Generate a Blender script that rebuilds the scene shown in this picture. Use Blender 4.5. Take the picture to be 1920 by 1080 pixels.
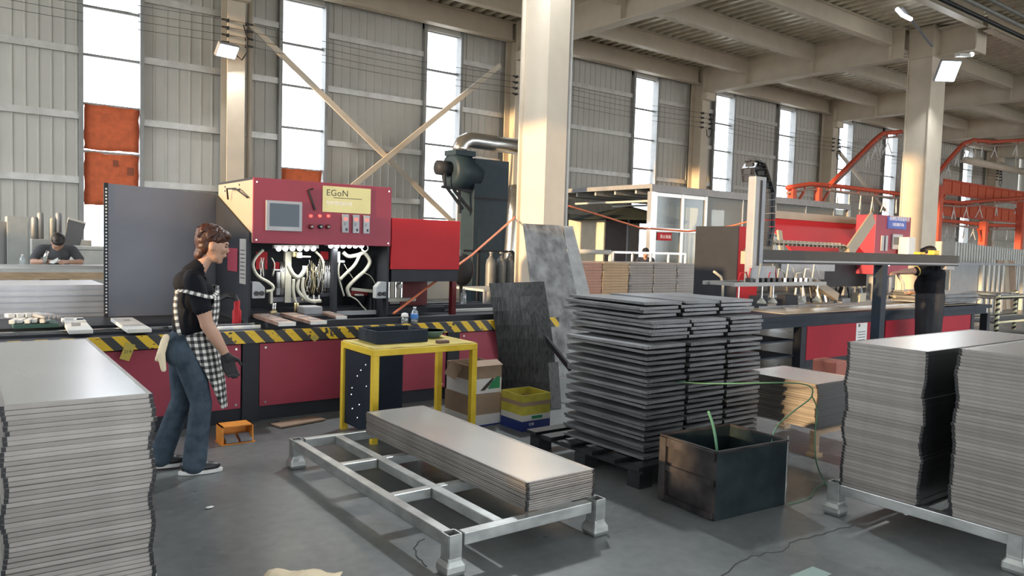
import bpy, math, random
import numpy as np
from mathutils import Vector, Matrix, Euler
random.seed(7)
for o in list(bpy.data.objects): bpy.data.objects.remove(o)
SC = bpy.context.scene
COL = SC.collection
# ------------------------------------------------------------------ camera
FPX, YAW, PITCH, ROLL, CH = 1418.7, 0.641993, -0.05746, 0.029128, 1.55
fw = Vector((math.sin(YAW)*math.cos(PITCH), math.cos(YAW)*math.cos(PITCH), math.sin(PITCH)))
r0 = Vector((math.cos(YAW), -math.sin(YAW), 0)); u0 = r0.cross(fw)
rt = math.cos(ROLL)*r0 + math.sin(ROLL)*u0; up = -math.sin(ROLL)*r0 + math.cos(ROLL)*u0
cam = bpy.data.cameras.new('camera'); camo = bpy.data.objects.new('camera', cam); COL.objects.link(camo)
cam.sensor_width = 36; cam.lens = FPX/1920*36; cam.clip_end = 500
camo.matrix_world = Matrix(((rt.x, up.x, -fw.x, 0), (rt.y, up.y, -fw.y, 0), (rt.z, up.z, -fw.z, CH), (0, 0, 0, 1)))
SC.camera = camo
# ------------------------------------------------------------------ sky, sun, exposure
SKY, SUN, EXPO = 6.8, 9.0, -0.17
w = bpy.data.worlds.new('sky'); SC.world = w; w.use_nodes = True
w.node_tree.nodes['Background'].inputs[0].default_value = (0.93, 0.97, 1.0, 1)
w.node_tree.nodes['Background'].inputs[1].default_value = SKY
sl = bpy.data.lights.new('sun', 'SUN'); so = bpy.data.objects.new('sun', sl); COL.objects.link(so)
sl.energy = SUN; sl.color = (1.0, 0.66, 0.34); sl.angle = math.radians(1.2)
so.location = (-30, -8, 12); so.rotation_euler = Vector((0.98, 0.10, -0.13)).to_track_quat('-Z', 'Y').to_euler()
vs = SC.view_settings
vs.view_transform = 'Standard'; vs.look = 'None'; vs.exposure = EXPO; vs.gamma = 1; vs.use_curve_mapping = False

def at(px, py, X=None, Y=None, Z=None):
    """place of a photo pixel on the plane X=, Y= or Z= (metres)"""
    d = fw + rt*((px-960)/FPX) - up*((py-540)/FPX)
    t = X/d.x if X is not None else Y/d.y if Y is not None else (Z-CH)/d.z
    return Vector((0, 0, CH)) + d*t
# ------------------------------------------------------------------ helpers
def worldmat(o):
    m = o.matrix_parent_inverse @ o.matrix_basis if o.parent else o.matrix_basis
    return worldmat(o.parent) @ m if o.parent else m
def tag(o, label=None, cat=None, group=None, kind=None):
    if label: o['label'] = label
    if cat: o['category'] = cat
    if group: o['group'] = group
    if kind: o['kind'] = kind
    return o
def thing(name, label, cat, loc=(0, 0, 0), rz=0, group=None):
    o = bpy.data.objects.new(name, None); COL.objects.link(o); o.empty_display_size = .1
    o.location = loc; o.rotation_euler = (0, 0, rz)
    return tag(o, label, cat, group)
def nth(n): return '%d%s' % (n, 'th' if 10 < n % 100 < 14 else {1: 'st', 2: 'nd', 3: 'rd'}.get(n % 10, 'th'))
class MB:
    def __init__(s): s.v = []; s.f = []; s.m = []; s.cur = 0; s.uv = None
    def add(s, vs_, fs):
        b = len(s.v); s.v += [tuple(p) for p in vs_]; s.f += [tuple(i+b for i in f) for f in fs]; s.m += [s.cur]*len(fs); return s
    def box(s, x0, x1, y0, y1, z0, z1):
        return s.add([(x0,y0,z0),(x1,y0,z0),(x1,y1,z0),(x0,y1,z0),(x0,y0,z1),(x1,y0,z1),(x1,y1,z1),(x0,y1,z1)],
                     [(0,3,2,1),(4,5,6,7),(0,1,5,4),(1,2,6,5),(2,3,7,6),(3,0,4,7)])
    def obox(s, c, size, R):
        h = [k/2 for k in size]; c = Vector(c)
        p = [c + R @ Vector((a*h[0], b*h[1], d*h[2])) for a, b, d in ((-1,-1,-1),(1,-1,-1),(1,1,-1),(-1,1,-1),(-1,-1,1),(1,-1,1),(1,1,1),(-1,1,1))]
        return s.add(p, [(0,3,2,1),(4,5,6,7),(0,1,5,4),(1,2,6,5),(2,3,7,6),(3,0,4,7)])
    def bar(s, a, b, w_, h_, upv=(0, 0, 1)):
        a, b = Vector(a), Vector(b); d = b-a; L = d.length; d.normalize(); u = Vector(upv)
        if abs(d.dot(u)) > .99: u = Vector((0, 1, 0))
        x = d.cross(u).normalized(); z = x.cross(d)
        R = Matrix((x, d, z)).transposed()
        return s.obox((a+b)/2, (w_, L, h_), R)
    def prism(s, poly, axis, lo, hi):
        n = len(poly)
        def pt(a, b, t): return {'x': (t, a, b), 'y': (a, t, b), 'z': (a, b, t)}[axis]
        v = [pt(a, b, lo) for a, b in poly] + [pt(a, b, hi) for a, b in poly]
        return s.add(v, [tuple(range(n-1, -1, -1)), tuple(range(n, 2*n))] + [(i, (i+1) % n, n+(i+1) % n, n+i) for i in range(n)])
    def tube(s, pts, r, n=8, cap=True):
        pts = [Vector(p) for p in pts]; rs = r if isinstance(r, (list, tuple)) else [r]*len(pts)
        b = len(s.v); prev = None; out = []
        for i, p in enumerate(pts):
            d = (pts[min(i+1, len(pts)-1)] - pts[max(i-1, 0)])
            d = d.normalized() if d.length > 1e-9 else Vector((0, 0, 1))
            if prev is None:
                u = d.orthogonal().normalized()
            else:
                u = prev - d*prev.dot(d); u = u.normalized() if u.length > 1e-6 else d.orthogonal().normalized()
            prev = u; w_ = d.cross(u)
            for k in range(n):
                t = 2*math.pi*k/n; out.append(p + (u*math.cos(t) + w_*math.sin(t))*rs[i])
        fs = []
        for i in range(len(pts)-1):
            for k in range(n): fs.append((i*n+k, i*n+(k+1) % n, (i+1)*n+(k+1) % n, (i+1)*n+k))
        if cap: fs += [tuple(range(n-1, -1, -1)), tuple((len(pts)-1)*n+k for k in range(n))]
        return s.add(out, fs)
    def cyl(s, a, b, r, n=12): return s.tube([a, b], r, n)
    def lathe(s, c, prof, n=16):
        c = Vector(c); return s.tube([c+Vector((0, 0, z)) for r, z in prof], [r for r, z in prof], n)
    def ball(s, c, r, n=10, m=6):
        r = (r, r, r) if not isinstance(r, (tuple, list)) else r; c = Vector(c)
        v = []
        for i in range(m+1):
            ph = math.pi*i/m
            for k in range(n):
                t = 2*math.pi*k/n
                v.append((c.x+r[0]*math.sin(ph)*math.cos(t), c.y+r[1]*math.sin(ph)*math.sin(t), c.z-r[2]*math.cos(ph)))
        return s.add(v, [(i*n+k, i*n+(k+1) % n, (i+1)*n+(k+1) % n, (i+1)*n+k) for i in range(m) for k in range(n)])
    def sheet(s, rows, th):
        """grid of points (rows of equal length) given thickness th along the normal"""
        R, C = len(rows), len(rows[0]); P = [[Vector(p) for p in r] for r in rows]
        top, bot = [], []
        for i in range(R):
            for j in range(C):
                du = P[min(i+1, R-1)][j]-P[max(i-1, 0)][j]; dv = P[i][min(j+1, C-1)]-P[i][max(j-1, 0)]
                nn = du.cross(dv); nn = nn.normalized() if nn.length > 1e-9 else Vector((0, 0, 1))
                top.append(P[i][j]+nn*th/2); bot.append(P[i][j]-nn*th/2)
        N = R*C; f = []
        for i in range(R-1):
            for j in range(C-1):
                a, b, c, d = i*C+j, i*C+j+1, (i+1)*C+j+1, (i+1)*C+j
                f += [(a, d, c, b), (a+N, b+N, c+N, d+N)]
        edge = [(0, j) for j in range(C)] + [(i, C-1) for i in range(1, R)] + [(R-1, j) for j in range(C-2, -1, -1)] + [(i, 0) for i in range(R-2, 0, -1)]
        idx = [i*C+j for i, j in edge]
        for k in range(len(idx)):
            a, b = idx[k], idx[(k+1) % len(idx)]; f.append((a, b, b+N, a+N))
        return s.add(top+bot, f)
    def mesh(s, name, mats, smooth=False):
        me = bpy.data.meshes.new(name); me.from_pydata(s.v, [], s.f); me.update()
        for m in (mats if isinstance(mats, (list, tuple)) else [mats]): me.materials.append(m)
        me.polygons.foreach_set('material_index', s.m)
        if smooth: me.polygons.foreach_set('use_smooth', [True]*len(me.polygons))
        return me
    def build(s, name, mats, parent=None, smooth=False, bevel=0, local=False):
        o = bpy.data.objects.new(name, s.mesh(name, mats, smooth)); COL.objects.link(o)
        if parent:
            o.parent = parent
            if not local: o.matrix_parent_inverse = worldmat(parent).inverted()
        if bevel:
            b = o.modifiers.new('bevel', 'BEVEL'); b.width = bevel; b.segments = 2; b.limit_method = 'ANGLE'
        return o
def box(*a): return MB().box(*a)
def inst(me, name, parent=None, loc=(0, 0, 0), rot=(0, 0, 0), local=True):
    o = bpy.data.objects.new(name, me); COL.objects.link(o); o.location = loc; o.rotation_euler = rot
    if parent:
        o.parent = parent
        if not local: o.matrix_parent_inverse = worldmat(parent).inverted()
    return o
def dup(root, loc, rz=0, label=None, group=None):
    r = root.copy(); COL.objects.link(r); r.location = loc; r.rotation_euler = (0, 0, rz)
    tag(r, label, None, group)
    for ch in list(root.children):
        c = ch.copy(); COL.objects.link(c); c.parent = r
        for g in ch.children:
            d = g.copy(); COL.objects.link(d); d.parent = c
    return r
def text(name, s, mat_, parent, pos, size, rot, depth=.002, space=1):
    cu = bpy.data.curves.new(name, 'FONT'); cu.body = s; cu.size = size; cu.extrude = depth; cu.align_x = 'LEFT'; cu.space_character = space
    o = bpy.data.objects.new('tmp', cu); COL.objects.link(o)
    dg = bpy.context.evaluated_depsgraph_get(); me = bpy.data.meshes.new_from_object(o.evaluated_get(dg)); bpy.data.objects.remove(o)
    me.materials.clear(); me.materials.append(mat_)
    t = bpy.data.objects.new(name, me); COL.objects.link(t); t.location = pos; t.rotation_euler = rot
    t.parent = parent; t.matrix_parent_inverse = worldmat(parent).inverted()
    return t
# ------------------------------------------------------------------ materials
def mat(name, c, rough=.5, metal=0., noise=.08, scale=6, bump=0, emit=0, spec=.5, c2=None, stretch=(1, 1, 1), rvar=0, orand=0):
    m = bpy.data.materials.new(name); m.use_nodes = True; nt = m.node_tree; N = nt.nodes; L = nt.links
    b = N['Principled BSDF']; b.inputs['Roughness'].default_value = rough; b.inputs['Metallic'].default_value = metal
    b.inputs['Specular IOR Level'].default_value = spec
    b.inputs['Base Color'].default_value = (*c, 1)
    if emit:
        b.inputs['Emission Color'].default_value = (*c, 1); b.inputs['Emission Strength'].default_value = emit
    if noise or c2 or bump:
        tc = N.new('ShaderNodeTexCoord'); mp = N.new('ShaderNodeMapping'); mp.inputs['Scale'].default_value = stretch
        nz = N.new('ShaderNodeTexNoise'); nz.inputs['Scale'].default_value = scale; nz.inputs['Detail'].default_value = 6
        L.new(tc.outputs['Object'], mp.inputs[0]); L.new(mp.outputs[0], nz.inputs['Vector'])
        rp = N.new('ShaderNodeValToRGB'); rp.color_ramp.elements[0].position = .3; rp.color_ramp.elements[1].position = .7
        a = [max(0, k*(1-noise)) for k in c]; d = c2 or [min(1, k*(1+noise)) for k in c]
        rp.color_ramp.elements[0].color = (*a, 1); rp.color_ramp.elements[1].color = (*d, 1)
        L.new(nz.outputs['Fac'], rp.inputs[0]); L.new(rp.outputs[0], b.inputs['Base Color'])
        if orand:
            oi = N.new('ShaderNodeObjectInfo'); mr = N.new('ShaderNodeMapRange'); mr.inputs[3].default_value = 1-orand; mr.inputs[4].default_value = 1+orand
            hv = N.new('ShaderNodeHueSaturation'); L.new(oi.outputs['Random'], mr.inputs[0]); L.new(mr.outputs[0], hv.inputs['Value']); L.new(rp.outputs[0], hv.inputs['Color']); L.new(hv.outputs[0], b.inputs['Base Color'])
        if rvar:
            mr = N.new('ShaderNodeMapRange'); mr.inputs[3].default_value = rough-rvar; mr.inputs[4].default_value = rough+rvar
            L.new(nz.outputs['Fac'], mr.inputs[0]); L.new(mr.outputs[0], b.inputs['Roughness'])
        if bump:
            bp = N.new('ShaderNodeBump'); bp.inputs['Strength'].default_value = bump; bp.inputs['Distance'].default_value = .02
            L.new(nz.outputs['Fac'], bp.inputs['Height']); L.new(bp.outputs[0], b.inputs['Normal'])
    return m
def stripes(name, ca, cb, expr, pitch, duty=.5, rough=.5, worn=True):
    """two-colour stripes from object coordinates: expr = weights of x,y,z"""
    m = mat(name, ca, rough, noise=0); nt = m.node_tree; N = nt.nodes; L = nt.links; b = N['Principled BSDF']
    tc = N.new('ShaderNodeTexCoord'); dp = N.new('ShaderNodeVectorMath'); dp.operation = 'DOT_PRODUCT'; dp.inputs[1].default_value = expr
    L.new(tc.outputs['Object'], dp.inputs[0])
    dv = N.new('ShaderNodeMath'); dv.operation = 'DIVIDE'; dv.inputs[1].default_value = pitch; L.new(dp.outputs['Value'], dv.inputs[0])
    fr = N.new('ShaderNodeMath'); fr.operation = 'FRACT'; L.new(dv.outputs[0], fr.inputs[0])
    gt = N.new('ShaderNodeMath'); gt.operation = 'GREATER_THAN'; gt.inputs[1].default_value = duty; L.new(fr.outputs[0], gt.inputs[0])
    fac = gt.outputs[0]
    if worn:
        nz = N.new('ShaderNodeTexNoise'); nz.inputs['Scale'].default_value = 26; nz.inputs['Detail'].default_value = 8; L.new(tc.outputs['Object'], nz.inputs['Vector'])
        g2 = N.new('ShaderNodeMath'); g2.operation = 'LESS_THAN'; g2.inputs[1].default_value = .62; L.new(nz.outputs['Fac'], g2.inputs[0])
        mu = N.new('ShaderNodeMath'); mu.operation = 'MULTIPLY'; L.new(fac, mu.inputs[0]); L.new(g2.outputs[0], mu.inputs[1]); fac = mu.outputs[0]
    mx = N.new('ShaderNodeMix'); mx.data_type = 'RGBA'; mx.inputs['A'].default_value = (*ca, 1); mx.inputs['B'].default_value = (*cb, 1)
    L.new(fac, mx.inputs['Factor']); L.new(mx.outputs['Result'], b.inputs['Base Color'])
    return m
def glass(name, tint=(.95, .97, 1), gloss=.12, rough=.05, diff=0.0):
    m = bpy.data.materials.new(name); m.use_nodes = True; nt = m.node_tree; N = nt.nodes; L = nt.links
    out = N['Material Output']; N.remove(N['Principled BSDF'])
    t = N.new('ShaderNodeBsdfTransparent'); t.inputs[0].default_value = (*tint, 1); g = N.new('ShaderNodeBsdfGlossy'); g.inputs['Roughness'].default_value = rough
    x = N.new('ShaderNodeMixShader'); x.inputs[0].default_value = gloss; L.new(t.outputs[0], x.inputs[1]); L.new(g.outputs[0], x.inputs[2]); last = x.outputs[0]
    if diff:
        d = N.new('ShaderNodeBsdfDiffuse'); d.inputs[0].default_value = (*tint, 1); y = N.new('ShaderNodeMixShader'); y.inputs[0].default_value = diff
        L.new(last, y.inputs[1]); L.new(d.outputs[0], y.inputs[2]); last = y.outputs[0]
    L.new(last, out.inputs[0]); return m
def gingham(name):
    m = mat(name, (.8, .8, .78), .8, noise=0); nt = m.node_tree; N = nt.nodes; L = nt.links; b = N['Principled BSDF']
    uv = N.new('ShaderNodeTexCoord'); sp = N.new('ShaderNodeSeparateXYZ'); L.new(uv.outputs['UV'], sp.inputs[0])
    o = []
    for ax in 'XY':
        f = N.new('ShaderNodeMath'); f.operation = 'FRACT'; L.new(sp.outputs[ax], f.inputs[0])
        g = N.new('ShaderNodeMath'); g.operation = 'GREATER_THAN'; g.inputs[1].default_value = .5; L.new(f.outputs[0], g.inputs[0]); o.append(g)
    a = N.new('ShaderNodeMath'); a.operation = 'ADD'; L.new(o[0].outputs[0], a.inputs[0]); L.new(o[1].outputs[0], a.inputs[1])
    h = N.new('ShaderNodeMath'); h.operation = 'MULTIPLY'; h.inputs[1].default_value = .5; L.new(a.outputs[0], h.inputs[0])
    r = N.new('ShaderNodeValToRGB'); r.color_ramp.interpolation = 'CONSTANT'
    e = r.color_ramp.elements; e[0].color = (.75, .74, .70, 1); e[1].position = .75; e[1].color = (.012, .012, .014, 1); k = e.new(.25); k.color = (.16, .16, .16, 1)
    L.new(h.outputs[0], r.inputs[0]); L.new(r.outputs[0], b.inputs['Base Color']); return m
def floor_mat():
    m = mat('floor_concrete', (.115, .135, .145), .42, noise=.0); nt = m.node_tree; N = nt.nodes; L = nt.links; b = N['Principled BSDF']
    tc = N.new('ShaderNodeTexCoord')
    n1 = N.new('ShaderNodeTexNoise'); n1.inputs['Scale'].default_value = .8; n1.inputs['Detail'].default_value = 8; L.new(tc.outputs['Object'], n1.inputs['Vector'])
    n2 = N.new('ShaderNodeTexNoise'); n2.inputs['Scale'].default_value = 14; n2.inputs['Detail'].default_value = 8; L.new(tc.outputs['Object'], n2.inputs['Vector'])
    r = N.new('ShaderNodeValToRGB'); r.color_ramp.elements[0].position = .32; r.color_ramp.elements[1].position = .7
    r.color_ramp.elements[0].color = (.115, .125, .126, 1); r.color_ramp.elements[1].color = (.175, .188, .190, 1); L.new(n1.outputs['Fac'], r.inputs[0])
    mx = N.new('ShaderNodeMix'); mx.data_type = 'RGBA'; mx.blend_type = 'OVERLAY'; mx.inputs['Factor'].default_value = .35
    L.new(r.outputs[0], mx.inputs['A']); L.new(n2.outputs['Fac'], mx.inputs['B']); L.new(mx.outputs['Result'], b.inputs['Base Color'])
    mr = N.new('ShaderNodeMapRange'); mr.inputs[1].default_value = .3; mr.inputs[2].default_value = .7; mr.inputs[3].default_value = .22; mr.inputs[4].default_value = .42
    L.new(n1.outputs['Fac'], mr.inputs[0]); L.new(mr.outputs[0], b.inputs['Roughness'])
    bp = N.new('ShaderNodeBump'); bp.inputs['Strength'].default_value = .06; L.new(n2.outputs['Fac'], bp.inputs['Height']); L.new(bp.outputs[0], b.inputs['Normal'])
    return m
FLOOR = floor_mat()
WALLM = mat('wall_sheet', (.525, .51, .465), .6, .0, .05, 1.5)
GIRT = mat('galvanised', (.58, .57, .54), .45, .5, .12, 5)
STEEL = mat('painted_steel', (.60, .525, .42), .5, .0, .05, 3)
STEELG = mat('painted_steel_grey', (.59, .52, .42), .5, .0, .05, 3)
DECK = mat('deck_galvanised', (.62, .58, .48), .30, .6, .15, 4)
FRAMEM = mat('window_frame', (.30, .30, .29), .5, .2)
GLASS = glass('window_glass', gloss=.06)
BGLASS = glass('booth_glass', (.55, .62, .63), .08, .08, .06)
POLY = glass('polycarbonate', (.42, .42, .39), .08, .3, .35)
ORCLOTH = mat('orange_tarp', (.62, .13, .045), .7, 0, .15, 9, .3)
RED = mat('machine_red', (.32, .045, .075), .5, 0, .06, 3, spec=.35)
RED2 = mat('machine_bright_red', (.46, .022, .030), .6, 0, .05, 3, spec=.25)
RED3 = mat('table_red', (.34, .018, .034), .6, 0, .05, 3, spec=.2)
DKRED = mat('dark_red', (.14, .012, .016), .5)
CHAR = mat('charcoal_paint', (.030, .033, .041), .55, .0, .1, 5, spec=.2)
CHAR2 = mat('charcoal_sheet', (.135, .14, .165), .40, .25, .08, 2)
BLACK = mat('black_plastic', (.012, .013, .016), .45, 0, .2, 8)
BEIGE = mat('beige_paint', (.38, .32, .24), .5, 0, .05, 4)
ALU = mat('brushed_aluminium', (.60, .59, .57), .34, .75, .08, 3, stretch=(1, 14, 14))
ALUF = mat('panel_face', (.62, .62, .60), .27, .6, .05, 2)
ALUD = mat('panel_edge', (.34, .32, .30), .42, .5, .18, 5, stretch=(1, 1, 3), orand=.17)
ZINC = mat('zinc_tube', (.44, .46, .45), .35, .7, .25, 7, stretch=(1, 1, 2))
DSTEEL = mat('dark_tray_steel', (.17, .175, .182), .42, .5, .25, 4, orand=.25)
CHROME = mat('chrome', (.7, .7, .7), .2, 1, .05)
BRASS = mat('brass_plate', (.25, .215, .10), .28, .85, .1, 3)
GOLD = mat('brass_rod', (.55, .46, .26), .3, .8)
HOSE = mat('cream_hose', (.42, .42, .36), .55, 0, .1, 8)
WHITE = mat('white_plastic', (.66, .66, .64), .45, 0, .04)
GREY = mat('grey_plastic', (.27, .28, .30), .45)
LGREY = mat('light_grey_board', (.50, .50, .47), .6)
SCREEN = mat('screen', (.055, .085, .115), .35, 0, .0)
SCRF = mat('screen_bezel', (.42, .43, .46), .4)
YEL = mat('yellow_paint', (.74, .50, .025), .45, 0, .12, 8, c2=(.80, .58, .05))
YELD = mat('dirty_yellow', (.50, .40, .09), .6, 0, .25, 9)
NAVY = mat('navy_sheet', (.016, .024, .038), .5, .0, .2, 4, spec=.18)
TEAL = mat('dark_teal_steel', (.006, .015, .020), .45, .0, .3, 9, c2=(.018, .030, .034), spec=.3)
SCUFF = mat('scuffed_steel', (.022, .022, .026), .5, .2, .4, 7, c2=(.070, .062, .060), spec=.3)
BLUE = mat('blower_blue', (.022, .040, .055), .5, .0, .1, spec=.3)
CARD = mat('cardboard', (.30, .21, .145), .75, 0, .1, 6)
CARDW = mat('printed_white_card', (.62, .61, .60), .6, 0, .05)
CARDY = mat('yellow_tape', (.48, .42, .06), .35, 0, .2, 9)
CARDB = mat('blue_print', (.015, .035, .19), .5, 0, .15, 20)
GREEN = mat('green_print', (.02, .22, .09), .5)
ORANGE = mat('conveyor_orange', (.50, .075, .035), .45, 0, .08)
PEDAL = mat('pedal_orange', (.72, .27, .04), .5, 0, .15)
HOOK = mat('hanger_wire', (.75, .74, .72), .5, .1)
ROPE = mat('orange_hose', (.70, .20, .10), .5)
BLKSHEET = mat('worn_black_sheet', (.035, .037, .037), .45, .3, .5, 14, .3, c2=(.062, .065, .066), stretch=(4, 4, .6))
SILV = mat('mottled_silver_sheet', (.36, .37, .38), .35, .5, .1, 5, c2=(.56, .57, .57))
SILVD = mat('weathered_dark_sheet', (.17, .165, .17), .4, .4, .3, 9, c2=(.34, .35, .35), stretch=(1, 1, .4))
WOOD = mat('timber', (.45, .32, .20), .65, 0, .2, 6, stretch=(1, 1, 8))
CREAM = mat('cream_cloth', (.80, .68, .48), .85, 0, .08)
BARM = mat('copper_bar', (.45, .30, .24), .35, .6, .35, 8)
BOTTLE = glass('clear_plastic', (.85, .90, .92), .15, .1, .12)
BLABEL = mat('blue_label', (.05, .20, .55), .5)
LINEM = mat('line_grey', (.10, .10, .10), .6)
PAPER = mat('notice_paper', (.34, .33, .32), .7)
BOXG = mat('junction_grey', (.40, .42, .44), .45)
CAPM = mat('white_cap', (.75, .75, .75), .4)
SIGNB = mat('sign_blue', (.03, .08, .42), .4, 0, .03)
SIGNW = mat('sign_white', (.85, .86, .9), .5, 0, 0)
INK = mat('ink', (.04, .035, .03), .5, 0, 0)
LEDM = mat('led_bulb', (1, .97, .9), emit=14, noise=0)
FLOOD = mat('flood_face', (.93, .97, 1), emit=30, noise=0)
TUBEM = mat('tube_face', (.95, .98, 1), emit=6, noise=0)
REDLED = mat('red_lamp', (1, .10, .08), emit=2.5, noise=0)
SKIN = mat('skin', (.46, .27, .19), .5, 0, .06, 12)
HAIR = mat('auburn_hair', (.050, .016, .008), .45, 0, .3, 40, .4)
HAIRB = mat('black_hair', (.012, .010, .010), .5, 0, .2, 30, .3)
SHIRT = mat('black_shirt', (.007, .008, .012), .85, 0, .15, 10, .15, spec=.2)
JEANS = mat('blue_jeans', (.038, .058, .085), .85, 0, .2, 14, .25, c2=(.070, .098, .128), spec=.2)
GSHIRT = mat('grey_shirt', (.075, .080, .090), .85, 0, .1)
TROUS = mat('dark_trousers', (.020, .022, .028), .85, 0, .1)
SOLE = mat('white_sole', (.72, .72, .70), .6, 0, .05)
GLOVE = mat('black_glove', (.014, .014, .016), .7, 0, .2, 20, .2)
GINGHAM = gingham('gingham_cloth')
HAZARD = stripes('hazard_paint', (.025, .025, .028), (.72, .47, .02), (1, 0, .95), .163, .5, .45)
CONVMESH = stripes('orange_mesh', (.40, .07, .03), (.62, .12, .05), (1, 0, 0), .12, .4, .5, False)
# ================================================================== STRUCTURE
D = 18.0
XL, XR, YN = -6.0, 50.0, -12.0
FILLH = 4.4  # height of the unseen near-wall openings that let in fill light
ZH, SKW, SKL = 11.5, 5.0, 1.3                # hall roof height, skylight spacing and width
ZD = 7.78                                   # underside of the deck
COLX = [k*D for k in (-.16, .2865, .7245, 1.17, 1.626, 2.07, 2.515)]
fl = tag(box(XL, XR, YN, D+.3, -.2, 0).build('floor', FLOOR), kind='structure')
gr = tag(box(-90, 130, -90, 110, -.5, -.21).build('ground', mat('yard_concrete', (.42, .41, .38), .8)), kind='structure')
# floor cracks: thin sunken-looking seams
CRK = mat('crack_dirt', (.05, .05, .048), .9)
for pts in ([(1350,1078),(1400,1045),(1460,1033),(1500,1010),(1540,1002),(1600,985)], [(790,1010),(775,1040),(800,1062)]):
    m = MB(); P = [at(x, y, Z=.0012) for x, y in pts]; Q = []
    for a, b in zip(P, P[1:]):
        for k in range(5):
            q = a.lerp(b, k/5); Q.append(q + Vector((random.uniform(-.015, .015), random.uniform(-.015, .015), 0)))
    Q.append(P[-1])
    for a, b in zip(Q, Q[1:]): m.bar(a, b, .006, .002)
    m.build('floor_crack', CRK, fl)
# painted patches / repairs on the floor
m = box(3.22, 3.42, 1.92, 2.02, .0005, .002); m.build('floor_tape', mat('pale_green_tape', (.25, .33, .30), .6), fl)
# ---- windows in the back wall
WIN = []
for c in COLX[:-1]:
    for off in (1.77, 5.68):
        WIN.append((c+off-.53, c+off+.53))
WIN = [w_ for w_ in WIN if w_[1] < XR]
ZS, ZE = 1.15, 7.30
GZ = [1.28, 2.62, 3.93, 5.25, 6.54]
wb = tag(box(XL, XR, D+.12, D+.25, 0, ZS-.05).build('wall_back', WALLM), kind='structure')
def ribbed(x0, x1, z0, z1, y):
    n = max(1, round((x1-x0)/.243)); p = (x1-x0)/n; prof = []
    for i in range(n):
        a = x0+i*p; prof += [(a, y), (a+p*.80, y), (a+p*.84, y-.020), (a+p*.95, y-.020)]
    prof.append((x1, y))
    m = MB()
    v = [(a, b, z0) for a, b in prof]+[(a, b, z1) for a, b in prof]+[(a, b+.012, z0) for a, b in prof]+[(a, b+.012, z1) for a, b in prof]
    k = len(prof); f = []
    for i in range(k-1): f += [(i, i+1, k+i+1, k+i), (2*k+i, 3*k+i, 3*k+i+1, 2*k+i+1)]
    return m.add(v, f)
edges = [XL] + [e for w_ in WIN for e in w_] + [XR]
for i in range(0, len(edges), 2):
    a, b = edges[i]+(.0 if i == 0 else .08), edges[i+1]-.08
    n = max(1, round((b-a)/.972)); s_ = (b-a)/n
    for k in range(n): ribbed(a+k*s_-.004, a+(k+1)*s_+.004, 0, 8.4, D+.004*(k % 2)).build('wall_panel', WALLM, wb)
    for z in GZ:
        m = MB(); m.box(a, b, D-.09, D-.04, z-.07, z-.055).box(a, b, D-.10, D-.085, z-.07, z+.07).box(a, b, D-.09, D-.04, z+.055, z+.07)
        m.build('girt', GIRT, wb)
for wi, (a, b) in enumerate(WIN):
    low = wi >= 10
    wn = MB(); wn.box(a-.08, a, D-.16, D+.1, 0, 7.6).box(b, b+.08, D-.16, D+.1, 0, 7.6)
    o = tag(wn.build('window_%d' % (wi+1), FRAMEM), kind='structure')
    wn = box(a, b, D-.1, D+.1, 0, ZS); wn.build('sill_wall', WALLM, o)
    zz = [ZS, 2.2, 3.22, 4.2, 5.2, 6.18, 7.2]
    for z in zz: box(a, b, D-.03, D+.04, z-.025, z+.025).build('mullion', FRAMEM, o)
    for z0, z1 in zip(zz, zz[1:]):
        box(a, b, D, D+.008, z0+.025, z1-.025).build('pane', GLASS, o)
    box(a-.08, b+.08, D-.1, D+.1, 7.2, 8.4).build('lintel', WALLM, o)
# orange tarps over the lower panes
def tarp(a, b, z0, z1, label):
    m = MB(); rows = []
    for i in range(9):
        z = z0+(z1-z0)*i/8
        rows.append([(a+(b-a)*j/8+random.uniform(-.012, .012), D-.055+random.uniform(-.012, .008)*(0 if i in (0, 8) else 1), z+random.uniform(-.015, .015)) for j in range(9)])
    return tag(m.sheet(rows, .004).build('window_tarp', ORCLOTH, smooth=True), label, 'tarp', 'orange tarps over windows')
w1, w2 = WIN[1], WIN[2]
tarp(w1[0]+.02, w1[1]-.01, 3.27, 4.19, 'upper orange tarp over the leftmost window')
t1 = tarp(w1[0]+.02, w1[1]-.01, 2.12, 3.20, 'lower torn orange tarp over the leftmost window')
for (dx, z, s_) in ((.55, 2.95, .10), (.82, 2.78, .13)):
    box(w1[0]+dx, w1[0]+dx+s_, D-.075, D-.068, z, z+s_*1.3).build('patch', mat('tarp_patch', (.28, .08, .04), .8), t1)
tarp(w2[0]+.02, w2[1]-.02, 1.2, 3.21, 'orange tarp at the foot of the window above the red machine')
# ---- other walls: unseen left wall with gaps shaped to steer the sun, near wall with openings added for fill light, right wall
m = MB(); ZO = 8.4
m.box(XL-.3, XL, YN, D+.3, 0, 1.45).box(XL-.3, XL, YN, D+.3, ZO, ZH+.3)
for y0, y1, gaps in ((YN, 1.9, ()), (1.9, 2.27, ((1.45, 2.3),)), (2.27, 4.3, ((3.0, 4.9),)), (4.3, 4.75, ((1.95, 4.9),)), (4.75, 5.9, ((3.0, 4.9),)),
                    (5.9, 7.3, ((1.45, 1.85), (2.68, 4.9))), (7.3, 9.0, ((1.45, ZO),)), (9.0, 16.3, ((2.4, ZO),)), (16.3, D+.3, ())):
    z = 1.45
    for g0, g1 in gaps:
        if g0 > z: m.box(XL-.3, XL, y0, y1, z, g0)
        z = g1
    if z < ZO: m.box(XL-.3, XL, y0, y1, z, ZO)
wl = tag(m.build('wall_left', WALLM), kind='structure')
m = MB()
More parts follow.
